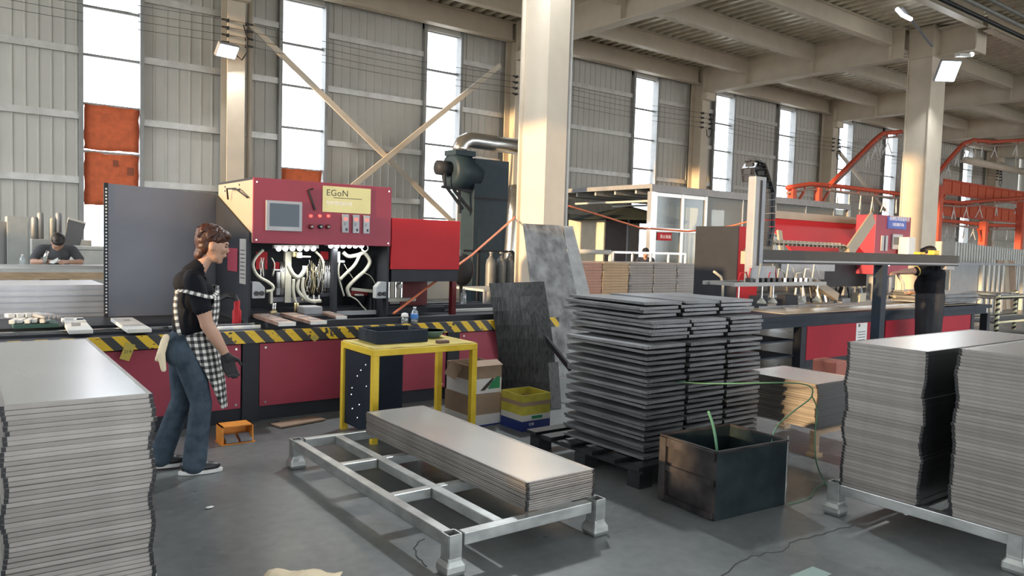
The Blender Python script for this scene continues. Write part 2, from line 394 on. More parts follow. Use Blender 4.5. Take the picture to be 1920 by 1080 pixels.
for y in (7.3, 9.0, 12.6, 16.25): m.box(XL-.25, XL-.15, y, y+.05, 1.45, ZO)
m.box(XL-.25, XL-.15, 7.3, 9.0, 1.45, 1.5).box(XL-.25, XL-.15, 2.27, 16.3, 4.85, 4.9)
tag(m.build('window_30', FRAMEM), kind='structure')  # frame bars added in the sun-steering gaps
m = MB(); m.box(XL, 8, YN-.3, YN, FILLH, ZH+.3).box(8, XR, YN-.3, YN, 7.4, ZH+.3)
NX = [XL, XL+1]
while NX[-1] < XR-8: NX += [NX[-1]+5.5, NX[-1]+7.0]
NX.append(XR)
for a, b in zip(NX[::2], NX[1::2]): m.box(a, b, YN-.3, YN, 0, FILLH if b < 8 else 7.4)
tag(m.build('wall_front', WALLM), kind='structure')
m = MB(); m.box(XR, XR+.3, YN, D+.3, 0, ZH+.3); tag(m.build('wall_right', WALLM), kind='structure')
# ---- unseen hall roof over the camera side, skylights added for overhead light, lower mezzanine deck along the window wall
YM = 1.5
m = MB(); x = XL-.3; k = 0
while x < XR:
    m.box(x, min(x+SKW, XR+.3), YN-.3, YM, ZH, ZH+.3); x += SKW+SKL
m.box(XL-.3, XR+.3, YN-.3, YN+1, ZH, ZH+.3).box(XL-.3, XR+.3, YM-1, YM, ZH, ZH+.3)
hr_ = tag(m.build('ceiling', WALLM), kind='structure')
x = XL-.3+SKW; k = 40
while x+SKL < XR:
    tag(box(x, x+SKL, YN+1, YM-1, ZH+.1, ZH+.11).build('window_%d' % k, GLASS), kind='structure'); x += SKW+SKL; k += 1
tag(box(XL, XR, YM, YM+.2, ZD+.3, ZH+.3).build('wall_upper', WALLM), kind='structure')
ce = tag(box(XL, XR, YM, D+.3, ZD+.14, ZD+.3).build('ceiling', DECK), kind='structure')
def deck(x0, x1, y0, y1):
    p = .34; n = round((x1-x0)/p); p = (x1-x0)/n; prof = []
    for i in range(n):
        a = x0+i*p; prof += [(a, ZD+.135), (a+p*.40, ZD+.135), (a+p*.50, ZD+.01), (a+p*.90, ZD+.01)]
    prof.append((x1, ZD+.135)); m = MB(); k = len(prof)
    return m.add([(a, y0, z) for a, z in prof]+[(a, y1, z) for a, z in prof], [(i, i+1, k+i+1, k+i) for i in range(k-1)])
JY = [17.55, 15.6, 13.25, 10.9, 8.55, 6.2, 3.85, 1.6]
bx = [XL+.01] + COLX[1:] + [XR]
for x0, x1 in zip(bx, bx[1:]):
    for y1, y0 in zip(JY, JY[1:]): deck(x0, x1, y0, y1).build('deck_sheet', DECK, ce)
def ibeam(h, wd, tf=.025, tw=.02):
    a, b = wd/2, tw/2
    return [(-a, 0), (a, 0), (a, tf), (b, tf), (b, h-tf), (a, h-tf), (a, h), (-a, h), (-a, h-tf), (-b, h-tf), (-b, tf), (-a, tf)]
WHICH = ['leftmost', 'first', 'second', 'third', 'fourth', 'fifth', 'sixth', 'seventh']
# main beams run from the wall towards the camera
for i, x in enumerate(COLX[1:], 1):
    t = thing('main_beam', 'deep steel ceiling beam running from %s wall column counted from left' % ('the flood-lit' if i == 1 else 'the ' + WHICH[i]), 'beam', (x, 0, 6.93), group='main ceiling beams')
    m = MB(); m.prism([(x+a, 6.93+b) for a, b in ibeam(ZD-6.93, .34, .03)], 'y', 10.56 if i == 3 else YM+.02, 17.4); m.build('web_and_flanges', STEELG, t)
    for y in JY[1:-1]:
        if i == 3 and y < 10.6: continue
        m = MB()
        for s_ in (-1, 1): m.box(min(x+s_*.012, x+s_*.16), max(x+s_*.012, x+s_*.16), y-.008, y+.008, 6.96, ZD-.03)
        m.build('stiffener', STEELG, t)
for j, y in enumerate(JY):
    zb = 7.27 if j == 0 else 7.32
    for i, (x0, x1) in enumerate(zip(bx[1:], bx[2:]), 1):
        m = MB(); m.prism([(y+a, zb+b) for a, b in ibeam(ZD-zb, .22 if j else .26, .02)], 'x', x0+.16, x1-.16)
        nm = 'eave_beam' if j == 0 else 'floor_joist'
        lab = ('steel beam along the wall top' if j == 0 else 'ceiling joist %s from the wall' % WHICH[j]) + ', bay right of the %s wall column' % ('flood-lit' if i == 1 else WHICH[i])
        tag(m.build(nm, STEEL), lab, 'beam', 'wall-top beams' if j == 0 else 'ceiling joists')
# wall columns: H sections
def hcol(x, y, sx, sy, z1, tf=.03):
    m = MB(); a, b = sx/2, sy/2
    # flanges face +-Y, web between
    m.box(x-a, x+a, y-b, y-b+tf, 0, z1).box(x-a, x+a, y+b-tf, y+b, 0, z1).box(x-.012, x+.012, y-b+tf, y+b-tf, 0, z1)
    return m
for i, x in enumerate(COLX):
    t = thing('wall_column', ('%s steel column standing against the window wall, counted from left' % ('flood-lit' if i == 1 else WHICH[i])), 'column', (x, 17.55, 0), group='wall columns')
    hcol(x, 17.55, .38, .52, ZD).build('h_section', STEEL, t)
    if i: box(x-.24, x+.24, 17.1, 17.3, 6.7, 6.93).build('bracket', STEEL, t)
    # line insulators with jumper loop
    for s_ in (-1, 1):
        for z in (6.24, 6.08, 5.92, 5.76):
            m = MB(); m.cyl((x+s_*.20, 17.22, z), (x+s_*.34, 17.22, z), .022, 8).box(x+s_*.2-.02, x+s_*.2+.02, 17.2, 17.3, z-.03, z+.03); m.build('insulator', BLACK, t)
    m = MB(); m.tube([(x+.12, 17.2, 6.2), (x+.19, 17.16, 5.9), (x+.19, 17.16, 5.6), (x+.08, 17.16, 5.42), (x-.02, 17.18, 5.5), (x-.02, 17.2, 5.7)], .014, 6); m.build('jumper_cable', BLACK, t, smooth=True)
# downpipe beside the second column
tag(MB().cyl((COLX[1]+.42, 17.7, 0), (COLX[1]+.42, 17.7, ZD), .06, 12).build('downpipe', STEELG, smooth=True), 'plain downpipe right of the flood-lit wall column', 'pipe')
# cables strung between the wall columns
for k, z in enumerate((6.24, 6.08, 5.92, 5.76)):
    m = MB(); pts = []
    for i, (x0, x1) in enumerate(zip(COLX, COLX[1:])):
        for q in range(9): pts.append((x0+(x1-x0)*q/9, 17.18, z-.10*math.sin(math.pi*q/9)))
    m.tube(pts, .006, 5); tag(m.build('power_line', LINEM), '%s of the four thin cables strung along the window wall' % ['topmost', 'second from top', 'third from top', 'lowest'][k], 'cable', 'cables along the wall')
# diagonal wind braces
for (a, b, lab) in (((470, 46), (858, 425), 'diagonal brace falling to the right behind the red machine'), ((938, 122), (560, 432), 'diagonal brace rising to the right behind the red machine'),
                    ((1560, 267), (1660, 395), 'diagonal brace falling to the right beside the orange conveyor')):
    off = 0 if 'falling' in lab else .12
    p, q = at(*a, Y=17.35-off), at(*b, Y=17.35-off); m = MB(); m.bar(p, q, .13, .05, (0, 1, 0)).bar(p+Vector((0, .05, 0)), q+Vector((0, .05, 0)), .03, .10, (0, 1, 0))
    o = tag(m.build('cross_brace', STEEL), lab, 'brace', 'diagonal wall braces')
# centre and right free-standing columns
def bigcol(x0, x1, y0, y1, label, bands=()):
    t = thing('steel_column', label, 'column', ((x0+x1)/2, (y0+y1)/2, 0))
    cx, cy = (x0+x1)/2, (y0+y1)/2; tf = .03
    # cruciform-like section: flanges facing -Y/+Y and recessed side
    m = MB(); m.box(x0, x1, y0, y0+tf, 0, ZD).box(x0, x1, y1-tf, y1, 0, ZD).box(x0+.05, x0+.075, y0+tf, y1-tf, 0, ZD).box(x1-.075, x1-.05, y0+tf, y1-tf, 0, ZD)
    m.build('h_section', STEEL, t)
    for z in bands:
        m = MB(); m.box(x0-.01, x1+.01, y0-.012, y1+.012, z, z+.03); m.build('stiffener_plate', STEELG, t)
    return t
cc = bigcol(6.40, 6.755, 7.9, 8.517, 'big free-standing steel column in the centre, dark sheets leaning on it')
rc = bigcol(21.28, 22.1, 9.9, 10.55, 'big free-standing steel column at right behind the man', (6.93, 7.7))
m = MB(); m.prism([(21.69+a, 6.93+b) for a, b in ibeam(.77, .5, .03)], 'y', 8.9, 9.88).box(21.4, 21.98, 8.87, 8.9, 6.9, 7.72); m.build('beam_stub', STEELG, rc)
tag(MB().cyl((6.95, 8.1, 0), (6.95, 8.1, ZD), .032, 10).build('conduit_pipe', WHITE, smooth=True), 'thin pale pipe rising beside the centre column', 'pipe')
for k, (y, z) in enumerate(((8.2, 7.3), (8.05, 7.45), (7.9, 7.6))):
    tag(MB().cyl((17, y, z), (49, y, z), .05, 8).build('service_pipe', FRAMEM if k else BLACK, smooth=True), '%s dark pipe under the ceiling in the upper right corner' % ['lowest', 'middle', 'topmost'][k], 'pipe', 'pipes under the ceiling')
# ---- lamps
def floodlight(p, facing, label, power, size=(.42, .34), back=None, aim=None):
    t = thing('floodlight', label, 'floodlight', p)
    q = Vector(facing).to_track_quat('-Z', 'Y').to_matrix()
    p = Vector(p); MB().obox(p+q @ Vector((0, 0, .05)), (size[0]+.06, size[1]+.06, .09), q).build('housing', GREY, t, bevel=.01)
    MB().obox(p-q @ Vector((0, 0, .004)), (size[0], size[1], .012), q).build('lens', FLOOD, t)
    m = MB(); m.bar(p+q @ Vector((0, 0, .1)), back or p+q @ Vector((0, .1, .3)), .04, .04); m.build('mount_arm', GREY, t)
    li = bpy.data.lights.new('flood', 'AREA'); li.energy = power; li.size = size[0]; li.color = (.93, .97, 1)
    lo = bpy.data.objects.new('flood_light', li); COL.objects.link(lo); lo.parent = t; lo.location = -(q @ Vector((0, 0, .03))); lo.rotation_euler = (Vector(aim).to_track_quat('-Z', 'Y').to_euler() if aim else q.to_euler())
    return t
floodlight(at(427, 97, Y=17.0), (.15, -.75, -.65), 'glaring white floodlight on the wall column at left', 90, (.40, .26), Vector((5.1, 17.28, 5.7)))
floodlight(at(1778, 134, Y=9.3), (-.45, -.65, -.5), 'glaring white floodlight on the right free-standing column', 250, (.48, .5), Vector((22.0, 9.89, 6.4)), (-.25, -.40, -.88))
t = thing('tube_lamp', 'slanted white tube lamp left of the right column top', 'lamp', at(1694, 24, Y=9.6))
MB().tube([at(1682, 17, Y=9.6), at(1692, 28, Y=9.6), at(1708, 36, Y=9.6)], .05, 8).build('tube', TUBEM, t, smooth=True)
MB().bar(at(1690, 14, Y=9.7), (21.29, 9.93, 7.2), .06, .05).build('holder', GREY, t)
t = thing('bulkhead_lamp', 'small white lamp under the beam stub of the right column', 'lamp', at(1810, 103, Y=8.9))
MB().bar(at(1795, 103, Y=8.9), at(1816, 104, Y=8.9), .12, .08).build('body', WHITE, t)
MB().ball(at(1822, 102, Y=8.9), .06).build('bulb', TUBEM, t, smooth=True)
floodlight((6.12, 7.70, 6.2), (-.48, -.60, -.72), 'floodlight high on the camera side of the centre column', 420, (.30, .24), Vector((6.5, 7.9, 6.35)))
# ================================================================== FOREGROUND STACKS AND RACKS
TH = .0185
def panel_meshes(wd, ln, TH):
    b = MB(); e = .007
    g_ = TH*.3
    b.box(-wd/2+e, wd/2-e, -ln/2+e, ln/2-e, 0, g_)                     # recessed joint line
    b.box(-wd/2, wd/2, -ln/2, ln/2, g_-.0005, TH-.003)
    r = .014
    for a in ((-wd/2, wd/2, -ln/2, -ln/2+r), (-wd/2, wd/2, ln/2-r, ln/2), (-wd/2, -wd/2+r, -ln/2+r, ln/2-r), (wd/2-r, wd/2, -ln/2+r, ln/2-r)):
        b.box(*a, TH-.003, TH-.0002)
    body = b.mesh('panel_frame', ALUD)
    face = box(-wd/2+r, wd/2-r, -ln/2+r, ln/2-r, TH-.0032, TH-.002).mesh('face_sheet', ALUF)
    cor = box(-.007, .007, -.007, .007, .001, TH-.0012).mesh('corner_piece', BLACK)
    return body, face, cor
PM = {}
def stack(cx, cy, wd, ln, z0, n, rz, labels, group, corners, amp=.006, endstrip=None, TH=TH, sidestrip=False):
    """pile of shallow framed panels; labels = (top, others)"""
    if (wd, ln, TH) not in PM: PM[(wd, ln, TH)] = panel_meshes(wd, ln, TH)
    body, face, cor = PM[(wd, ln, TH)]
    ph = random.uniform(0, 6); c, s_ = math.cos(rz), math.sin(rz); es = None
    if endstrip:
        es = box(-wd/2+.01, wd/2-.01, -.003, .003, .0, TH-.0005).mesh('end_strip', BLACK)
    ss = box(-.003, .003, -ln/2+.01, ln/2-.01, .0, TH-.0005).mesh('side_strip', BLACK) if sidestrip else None  # black panel side, also stands in for shade in the gap beside it
    for k in range(n):
        dx = amp*math.sin(ph+k*.55)+random.uniform(-.0025, .0025); dy = amp*.8*math.sin(ph*2+k*.4)+random.uniform(-.0025, .0025)
        t = inst(body, 'panel', None, (cx+dx, cy+dy, z0+k*TH), (0, 0, rz+random.uniform(-.002, .002)), False)
        top = k == n-1
        tag(t, labels[0] if top else '%s panel from the top of the %s' % (nth(n-k), labels[1]), 'panel', group)
        if top: inst(face, 'face_sheet', t)
        for (u, v) in corners: inst(cor, 'corner_piece', t, (u*(wd/2-.004), v*(ln/2-.004), 0))
        if ss: inst(ss, 'side_strip', t, (-wd/2, 0, 0))
        if es:
            for v in endstrip: inst(es, 'end_strip', t, (0, v*(ln/2+.0005), 0))
PI2 = math.pi/2
def pallet_rack(x0, x1, y0, y1, label, zt=.19, cen=None):
    """low galvanised tube rack on four socket feet"""
    t = thing('pallet_rack', label, 'rack', ((x0+x1)/2, (y0+y1)/2, 0)); w_ = .055; h = .06
    b = zt-h
    for y in (y0, y1): box(x0+w_, x1-w_, y-w_/2, y+w_/2, b, zt).build('end_rail', ZINC, t, bevel=.004)
    for x in (x0, x1): box(x-w_/2, x+w_/2, y0+w_/2+.01, y1-w_/2-.01, b, zt).build('side_rail', ZINC, t, bevel=.004)
    longx = (x1-x0) > (y1-y0)
    if longx:
        box(x0+.03, x1-.03, (y0+y1)/2-w_/2, (y0+y1)/2+w_/2, b, zt-.002).build('centre_rail', ZINC, t, bevel=.004)
        for k in (1, 2):
            x = x0+(x1-x0)*k/3
            box(x-w_/2, x+w_/2, y0+.03, (y0+y1)/2-.03, b, zt-.004).build('cross_rail', ZINC, t, bevel=.004)
            box(x-w_/2, x+w_/2, (y0+y1)/2+.03, y1-.03, b, zt-.004).build('cross_rail', ZINC, t, bevel=.004)
    else:
        xc = cen or (x0+x1)/2; box(xc-w_/2, xc+w_/2, y0+.03, y1-.03, b, zt-.002).build('centre_rail', ZINC, t, bevel=.004)
        for k in (1, 2):
            y = y0+(y1-y0)*k/3
            box(x0+.03, xc-.03, y-w_/2, y+w_/2, b, zt-.004).build('cross_rail', ZINC, t, bevel=.004)
            box(xc+.03, x1-.03, y-w_/2, y+w_/2, b, zt-.004).build('cross_rail', ZINC, t, bevel=.004)
    for x in (x0, x1):
        for y in (y0, y1):
            m = MB()
            for s_ in (-1, 1):                                            # open tube end seen from above
                m.box(x-.034, x+.034, y+s_*.034-.004, y+s_*.034+.004, .06, zt+.005).box(x+s_*.034-.004, x+s_*.034+.004, y-.03, y+.03, .06, zt+.005)
            leg = m.build('leg', ZINC, t)
            m = MB(); pr_ = [(.038, .090), (.040, .070), (.052, .048), (.054, .022), (.048, .0)]
            m.add([(x+a_*h_, y+b_*h_, z_) for h_, z_ in pr_ for a_, b_ in ((-1, -1), (1, -1), (1, 1), (-1, 1))], [(i*4+k, (i+1)*4+k, (i+1)*4+(k+1) % 4, i*4+(k+1) % 4) for i in range(4) for k in range(4)]+[(0, 1, 2, 3), (19, 18, 17, 16)])
            m.build('foot_socket', ZINC, leg, bevel=.008)
    return t
# middle rack with a low pile of panels
pallet_rack(1.88, 2.80, 2.93, 4.90, 'half-empty low galvanised rack in the middle of the floor', cen=2.172)
stack(2.582, 3.89, .46, 1.85, .1905, 13, 0, ('top panel of the low pile on the half-empty middle rack', 'low pile on the half-empty middle rack'), 'low pile on the middle rack', ((-1, -1), (1, -1), (1, 1)), .002, TH=.0118)
# left stack, very close
pallet_rack(-.30, .62, 3.22, 5.1, 'low galvanised rack under the tall stack at the left edge')
stack(.405, 4.085, .49, 1.83, .1905, 40, -.012, ('top panel of the tall stack cut off at the left edge', 'tall stack at the left edge'), 'tall left stack', ((-1, -1), (1, -1), (1, 1)), .007)
# right rack with two stacks whose long axis is X
pallet_rack(4.24, 6.2, 1.42, 2.38, 'low galvanised rack under the two tall stacks at the right edge')
stack(5.03, 2.115, .45, 1.64, .1905, 46, PI2, ('top panel of the far tall stack on the right rack', 'far tall stack on the right rack'), 'far right stack', ((-1, 1), (1, 1)), .007, sidestrip=True)
stack(5.03, 1.505, .47, 1.64, .1905, 48, PI2, ('top panel of the near tall stack cut off at the right edge', 'near tall stack at the right edge'), 'near right stack', ((-1, 1), (1, 1)), .007)
# smaller sunlit stack behind, on a timber-footed stand
t = thing('panel_stand', 'low stand with pale angle legs under the sunlit dark-ended stack', 'stand', (5.6, 3.5, 0))
for x, y in ((5.30, 3.17), (5.92, 3.17), (5.30, 3.85), (5.92, 3.85)):
    m = MB(); m.box(x-.025, x+.025, y-.025, y+.025, .03, .17); l_ = m.build('leg', WOOD, t); box(x-.045, x+.045, y-.045, y+.045, 0, .03).build('foot', WOOD, l_)
box(5.26, 5.96, 3.14, 3.19, .17, .20).build('front_rail', WOOD, t); box(5.26, 5.96, 3.83, 3.88, .17, .20).build('back_rail', WOOD, t)
stack(5.62, 3.52, .62, .70, .2005, 19, 0, ('top panel of the sunlit dark-ended stack behind the dark teal bin', 'sunlit stack behind the dark teal bin'), 'sunlit stack behind the bin', ((-1, -1), (1, -1)), .008, endstrip=(-1,))
# ---- dark pallet with interleaved steel trays
t = thing('plastic_pallet', 'black plastic pallet under the interleaved dark trays', 'pallet', (4.2, 3.75, 0))
for y in (3.30, 3.52, 3.74, 3.96, 4.18, 4.36): box(3.52, 4.98, y, y+.11, .125, .15).build('deck_slat', BLACK, t)
for x in (3.56, 4.2, 4.84):
    box(x, x+.10, 3.30, 4.47, .10, .125).build('stringer', BLACK, t)
    for y in (3.32, 3.84, 4.35): box(x-.01, x+.11, y, y+.11, 0, .10).build('block', BLACK, t)
TW, TL = .385, .80
def tray_mesh(wd, ln):
    m = MB(); h = .020
    m.box(-wd/2, wd/2, -ln/2, ln/2, h-.003, h)
    for s_ in (-1, 1):
        m.box(min(s_*wd/2, s_*(wd/2-.003)), max(s_*wd/2, s_*(wd/2-.003)), -ln/2, ln/2, 0, h-.003)
        m.box(min(s_*wd/2, s_*(wd/2-.02)), max(s_*wd/2, s_*(wd/2-.02)), -ln/2+.004, ln/2-.004, 0, .003)
        m.box(-wd/2+.003, wd/2-.003, min(s_*ln/2, s_*(ln/2-.003)), max(s_*ln/2, s_*(ln/2-.003)), .0, h-.003)
    m.cur = 1
    for x in (-wd/2+.022, wd/2-.022, -wd/2+.06):
        m.cyl((x, -ln/2+.001, .011), (x, -ln/2-.0012, .011), .0035, 6)
    for y in (-ln/2+.03, 0, ln/2-.03): m.cyl((-wd/2+.001, y, .011), (-wd/2-.0012, y, .011), .0035, 6)
    return m.mesh('tray', [DSTEEL, BLACK])
TRM = tray_mesh(TW, TL)
TRL = 'folded dark steel tray in the lower interleaved pile'
z = .151
for k in range(21):
    odd = k % 2
    for j in range(3):
        x = 3.66+TW/2+j*.425+(.035 if odd else 0)+random.uniform(-.006, .006)
        y = 3.80+(.03 if odd else 0)+random.uniform(-.008, .008)
        o = inst(TRM, 'steel_tray', None, (x, y, z+.007), (random.uniform(-.006, .006)+(.008 if odd else -.004), (.016 if odd else -.012)+random.uniform(-.004, .004), random.uniform(-.008, .008)), False)
        tag(o, '%s tray in the %s layer from the bottom of the lower interleaved pile' % (('left', 'middle', 'right')[j], nth(k+1)), 'tray', 'lower interleaved trays')
    z += .0365
zt = z+.004
def layer(nl, z, xs, y, jit, grp, lab, gap=.028):
    for k in range(nl):
        for j, x in enumerate(xs):
            o = inst(TRM, 'steel_tray', None, (x+(.03 if k % 2 else -.01)+random.uniform(-jit, jit), y+random.uniform(-jit, jit), z+k*gap+.005), (random.uniform(-.005, .005), random.uniform(-.008, .008)+(.006 if k % 2 else -.006), random.uniform(-.015, .015)), False)
            tag(o, '%s tray in the %s layer from the bottom of the %s' % (('left', 'middle', 'right')[j], nth(k+1), lab), 'tray', grp)
    return z+nl*gap
z = layer(5, zt, (3.98, 4.40, 4.83), 3.90, .012, 'middle tray tier', 'middle tier of dark trays')
z = layer(4, z+.002, (4.05, 4.48, 4.90), 4.05, .015, 'top tray tier', 'topmost tier of dark trays')
# ---- dark teal steel bin
def fit_bin():
    c, a, b = Vector((3.50, 2.685)), Vector((3.53, 3.135)), Vector((4.11, 2.635))
    d = a+b-c; h = .40; th = .006
    t = thing('steel_bin', 'open dark teal steel bin with a scuffed left side', 'bin', ((c.x+d.x)/2, (c.y+d.y)/2, 0))
    ctr = (c+d)/2
    def wall(p, q, nm, mt, z0=.01, z1=h):
        dd = (q-p).normalized(); nn = Vector((-dd.y, dd.x));
        if nn.dot(ctr-(p+q)/2) < 0: nn = -nn
        m = MB(); m.prism([tuple(p), tuple(q), tuple(q+nn*th), tuple(p+nn*th)], 'z', z0, z1); return m.build(nm, mt, t)
    wall(c, b, 'front_side', TEAL); wall(b, d, 'right_side', TEAL); wall(d, a, 'back_side', TEAL)
    ls = wall(a, c, 'left_side', SCUFF)
    m = MB(); m.prism([tuple(c), tuple(b), tuple(d), tuple(a)], 'z', .002, .012); m.build('bottom', TEAL, t)
    o_ = Vector((-1, -.1)).normalized()*.02
    for z0, hh in ((.35, .05), (.20, .035), (.012, .035)):
        m = MB(); p, q = a.lerp(c, .03), a.lerp(c, .97); m.prism([tuple(p), tuple(q), tuple(q+o_), tuple(p+o_)], 'z', z0, z0+hh); m.build('rib', SCUFF, ls)
    m = MB(); p, q = a.lerp(c, .02), a.lerp(c, .14); m.prism([tuple(p), tuple(q), tuple(q+o_*1.3), tuple(p+o_*1.3)], 'z', .012, h); m.build('upright', SCUFF, ls)
    rim = MB()
    for p, q in ((c, b), (b, d), (d, a), (a, c)): rim.bar((p.x, p.y, h+.003), (q.x, q.y, h+.003), .016, .012)
    rim.build('rim', SCUFF, t)
    m = MB(); m.cyl((b.x+.004, b.y, .02), (b.x+.004, b.y, h+.03), .006, 6); m.build('edge_rod', CHROME, t)
    return c, a, b, d
fit_bin()
# green straps: one tied at the bin, a long loose loop
STRAP = mat('green_strap', (.10, .26, .15), .4)
def ribbon(name, pts, wd, label):
    P = [Vector(p) for p in pts]; Q = []
    for i in range(len(P)-1):                                             # catmull-rom
        a, b, c, d = P[max(i-1, 0)], P[i], P[i+1], P[min(i+2, len(P)-1)]
        for k in range(6):
            u = k/6; Q.append(.5*((2*b)+(c-a)*u+(2*a-5*b+4*c-d)*u*u+(3*b-a-3*c+d)*u**3))
    Q.append(P[-1])
    m = MB(); m.tube(Q, wd, 6); return tag(m.build(name, STRAP, smooth=True), label, 'strap', 'green straps')
p0 = Vector((3.60, 2.76, .33))
ribbon('packing_strap', [(3.66, 2.80, .30), (3.68, 2.84, .42), (3.72, 2.90, .50), (3.74, 2.95, .56)], .009, 'short green strap tied up at the corner of the steel bin')
ribbon('packing_strap', [(4.06, 2.72, .33), (4.20, 2.78, .44), (4.50, 2.85, .50), (4.62, 2.80, .60), (4.55, 2.85, .68), (4.10, 3.20, .66), (3.98, 3.44, .645)], .0045, 'long green strap arching from the steel bin over the trays')
ribbon('packing_strap', [(4.62, 2.80, .60), (4.66, 2.78, .50), (4.60, 2.75, .35), (4.58, 2.72, .18), (4.64, 2.70, .06), (4.66, 2.68, .01)], .0045, 'green strap end hanging to the floor right of the bin')
ribbon('thin_wire', [(4.12, 2.62, .006), (4.35, 2.62, .006), (4.55, 2.70, .006), (4.75, 2.74, .006)], .003, 'thin wire lying on the floor beside the steel bin')
# ---- cream cloth at the bottom edge
m = MB(); rows = []
c0 = at(560, 1085, Z=.03)
for i in range(9):
    row = []
    for j in range(11):
        u, v = j/10-.5, i/8-.5
        q = c0 + Vector((rt.x, rt.y, 0)).normalized()*u*.34 + Vector((fw.x, fw.y, 0)).normalized()*(v*.22+.02*math.sin(j*1.3))
        row.append((q.x, q.y, .008+.05*max(0, math.cos(u*2.6))*(1-abs(v)*1.6)*(.75+.25*math.sin(j*1.7+i))+.004))
    rows.append(row)
tag(m.sheet(rows, .006).build('work_glove_cloth', CREAM, smooth=True), 'crumpled cream cloth on the floor at the bottom edge', 'cloth')
tag(MB().ball(at(393, 951, Z=.008), (.025, .012, .006)).build('paper_scrap', WHITE, smooth=True), 'small pale scrap on the floor right of the left stack', 'scrap')
# ================================================================== BOXES, TABLE, LEANING SHEETS
def carton(name, x0, x1, y0, y1, z0, z1, label, bands, top=None):
    t = thing(name, label, 'box', ((x0+x1)/2, (y0+y1)/2, z0)); th = .006
    prev = z0
    for zt_, mt in bands:
        m = MB(); m.box(x0, x1, y0, y0+th, prev, zt_).box(x0, x1, y1-th, y1, prev, zt_).box(x0, x0+th, y0+th, y1-th, prev, zt_).box(x1-th, x1, y0+th, y1-th, prev, zt_)
        m.build('side_band', mt, t); prev = zt_
    box(x0+th, x1-th, y0+th, y1-th, z0, z0+.006).build('bottom', CARD, t)
    if top: box(x0+th, x1-th, y0+th, y1-th, z1-.008, z1).build('lid', top, t)
    return t
yb = carton('tape_box', 3.80, 4.10, 4.89, 5.19, 0, .305, 'open yellow and blue cardboard box beside the leaning sheet', [(.085, CARDB), (.135, CARDW), (.21, CARDY), (.245, CARD), (.305, CARDY)])
box(3.90, 4.01, 4.884, 4.889, .10, .125).build('print', GREEN, yb)
text('print', '忆特', SIGNW, yb, (3.87, 4.888, .045), .028, (PI2, 0, 0), .001)
b1 = carton('shipping_carton', 3.50, 3.86, 5.22, 5.62, 0, .27, 'brown and white carton standing on the floor behind the yellow table', [(.012, CARDB), (.10, CARDW), (.27, CARD)], CARD)
b2 = carton('shipping_carton', 3.50, 3.84, 5.25, 5.60, .272, .52, 'torn carton with green print on top of the lower carton', [(.29, CARDW), (.40, CARDW), (.52, CARD)])
m = MB(); m.prism([(3.70, .31), (3.82, .31), (3.82, .41), (3.79, .41), (3.74, .37)], 'y', 5.244, 5.249); m.build('print', GREEN, b2)
m = MB(); m.prism([(3.62, .30), (3.66, .30), (3.71, .34), (3.76, .40), (3.74, .40), (3.67, .345)], 'y', 5.244, 5.249); m.build('print', INK, b2)
m = MB(); m.obox((3.47, 5.45, .46), (.012, .16, .13), Euler((.2, .5, .1)).to_matrix()); m.build('flap', CARD, b2)
m = MB(); m.obox((3.66, 5.24, .535), (.30, .10, .006), Euler((.35, 0, 0)).to_matrix()); m.build('flap', CARD, b2)
# yellow work table
def yellow_table():
    x0, x1, y0, y1, h = 2.565, 3.51, 5.145, 5.74, .725
    t = thing('work_table', 'yellow steel work table in front of the red bench', 'table', ((x0+x1)/2, (y0+y1)/2, 0)); w_ = .05
    for x in (x0, x1-w_):
        for y in (y0, y1-w_): box(x, x+w_, y, y+w_, 0, h-.05).build('leg', YEL, t, bevel=.003)
    for y in (y0, y1-w_): box(x0, x1, y, y+w_, h-.05, h).build('top_rail', YEL, t, bevel=.003)
    for x in (x0, x1-w_): box(x, x+w_, y0+w_, y1-w_, h-.05, h).build('top_rail', YEL, t, bevel=.003)
    box(x0+.01, x1-.01, y0+.01, y1-.01, h, h+.008).build('table_top', YELD, t)
    sp = box(x0+.02, x0+.03, y0+w_, y1-w_, .06, h-.06).build('side_sheet', NAVY, t)
    for k in range(9): MB().ball((x0+.016, y0+.12+.1*random.random()*3, .15+.055*k), .009, 6, 4).build('rivet', CHROME, sp)
    box(x0+w_, x0+.56, y1-.03, y1-.02, .06, h-.09).build('back_sheet', NAVY, t)
    return t
yellow_table()
tr = thing('parts_tray', 'black open parts tray on the yellow table', 'tray', (2.97, 5.5, .733))
TX = (2.70, 3.16, 5.36, 5.70)
m = box(TX[0]+.02, TX[1]-.02, TX[2]+.02, TX[3]-.02, .7335, .74); m.build('base', NAVY, tr)
for a in ((TX[0], TX[1], TX[2], TX[2]+.012), (TX[0], TX[1], TX[3]-.012, TX[3]), (TX[0], TX[0]+.012, TX[2]+.012, TX[3]-.012), (TX[1]-.012, TX[1], TX[2]+.012, TX[3]-.012)):
    box(*a, .7335, .835).build('side', NAVY, tr, bevel=.003)
t = thing('bowl', 'grey-green plastic bowl on the yellow table corner', 'bowl', (3.33, 5.60, .733))
MB().lathe((3.33, 5.60, .7335), [(.001, .004), (.06, 0), (.075, .004), (.115, .05), (.125, .062), (.118, .062), (.07, .012), (.001, .010)], 20).build('shell', mat('bowl_green', (.13, .22, .22), .45), t, smooth=True)
tag(box(3.17, 3.27, 5.20, 5.26, .7335, .757).build('sanding_block', mat('block_brown', (.14, .085, .07), .8), bevel=.004), 'small brown block lying on the yellow table edge', 'block')
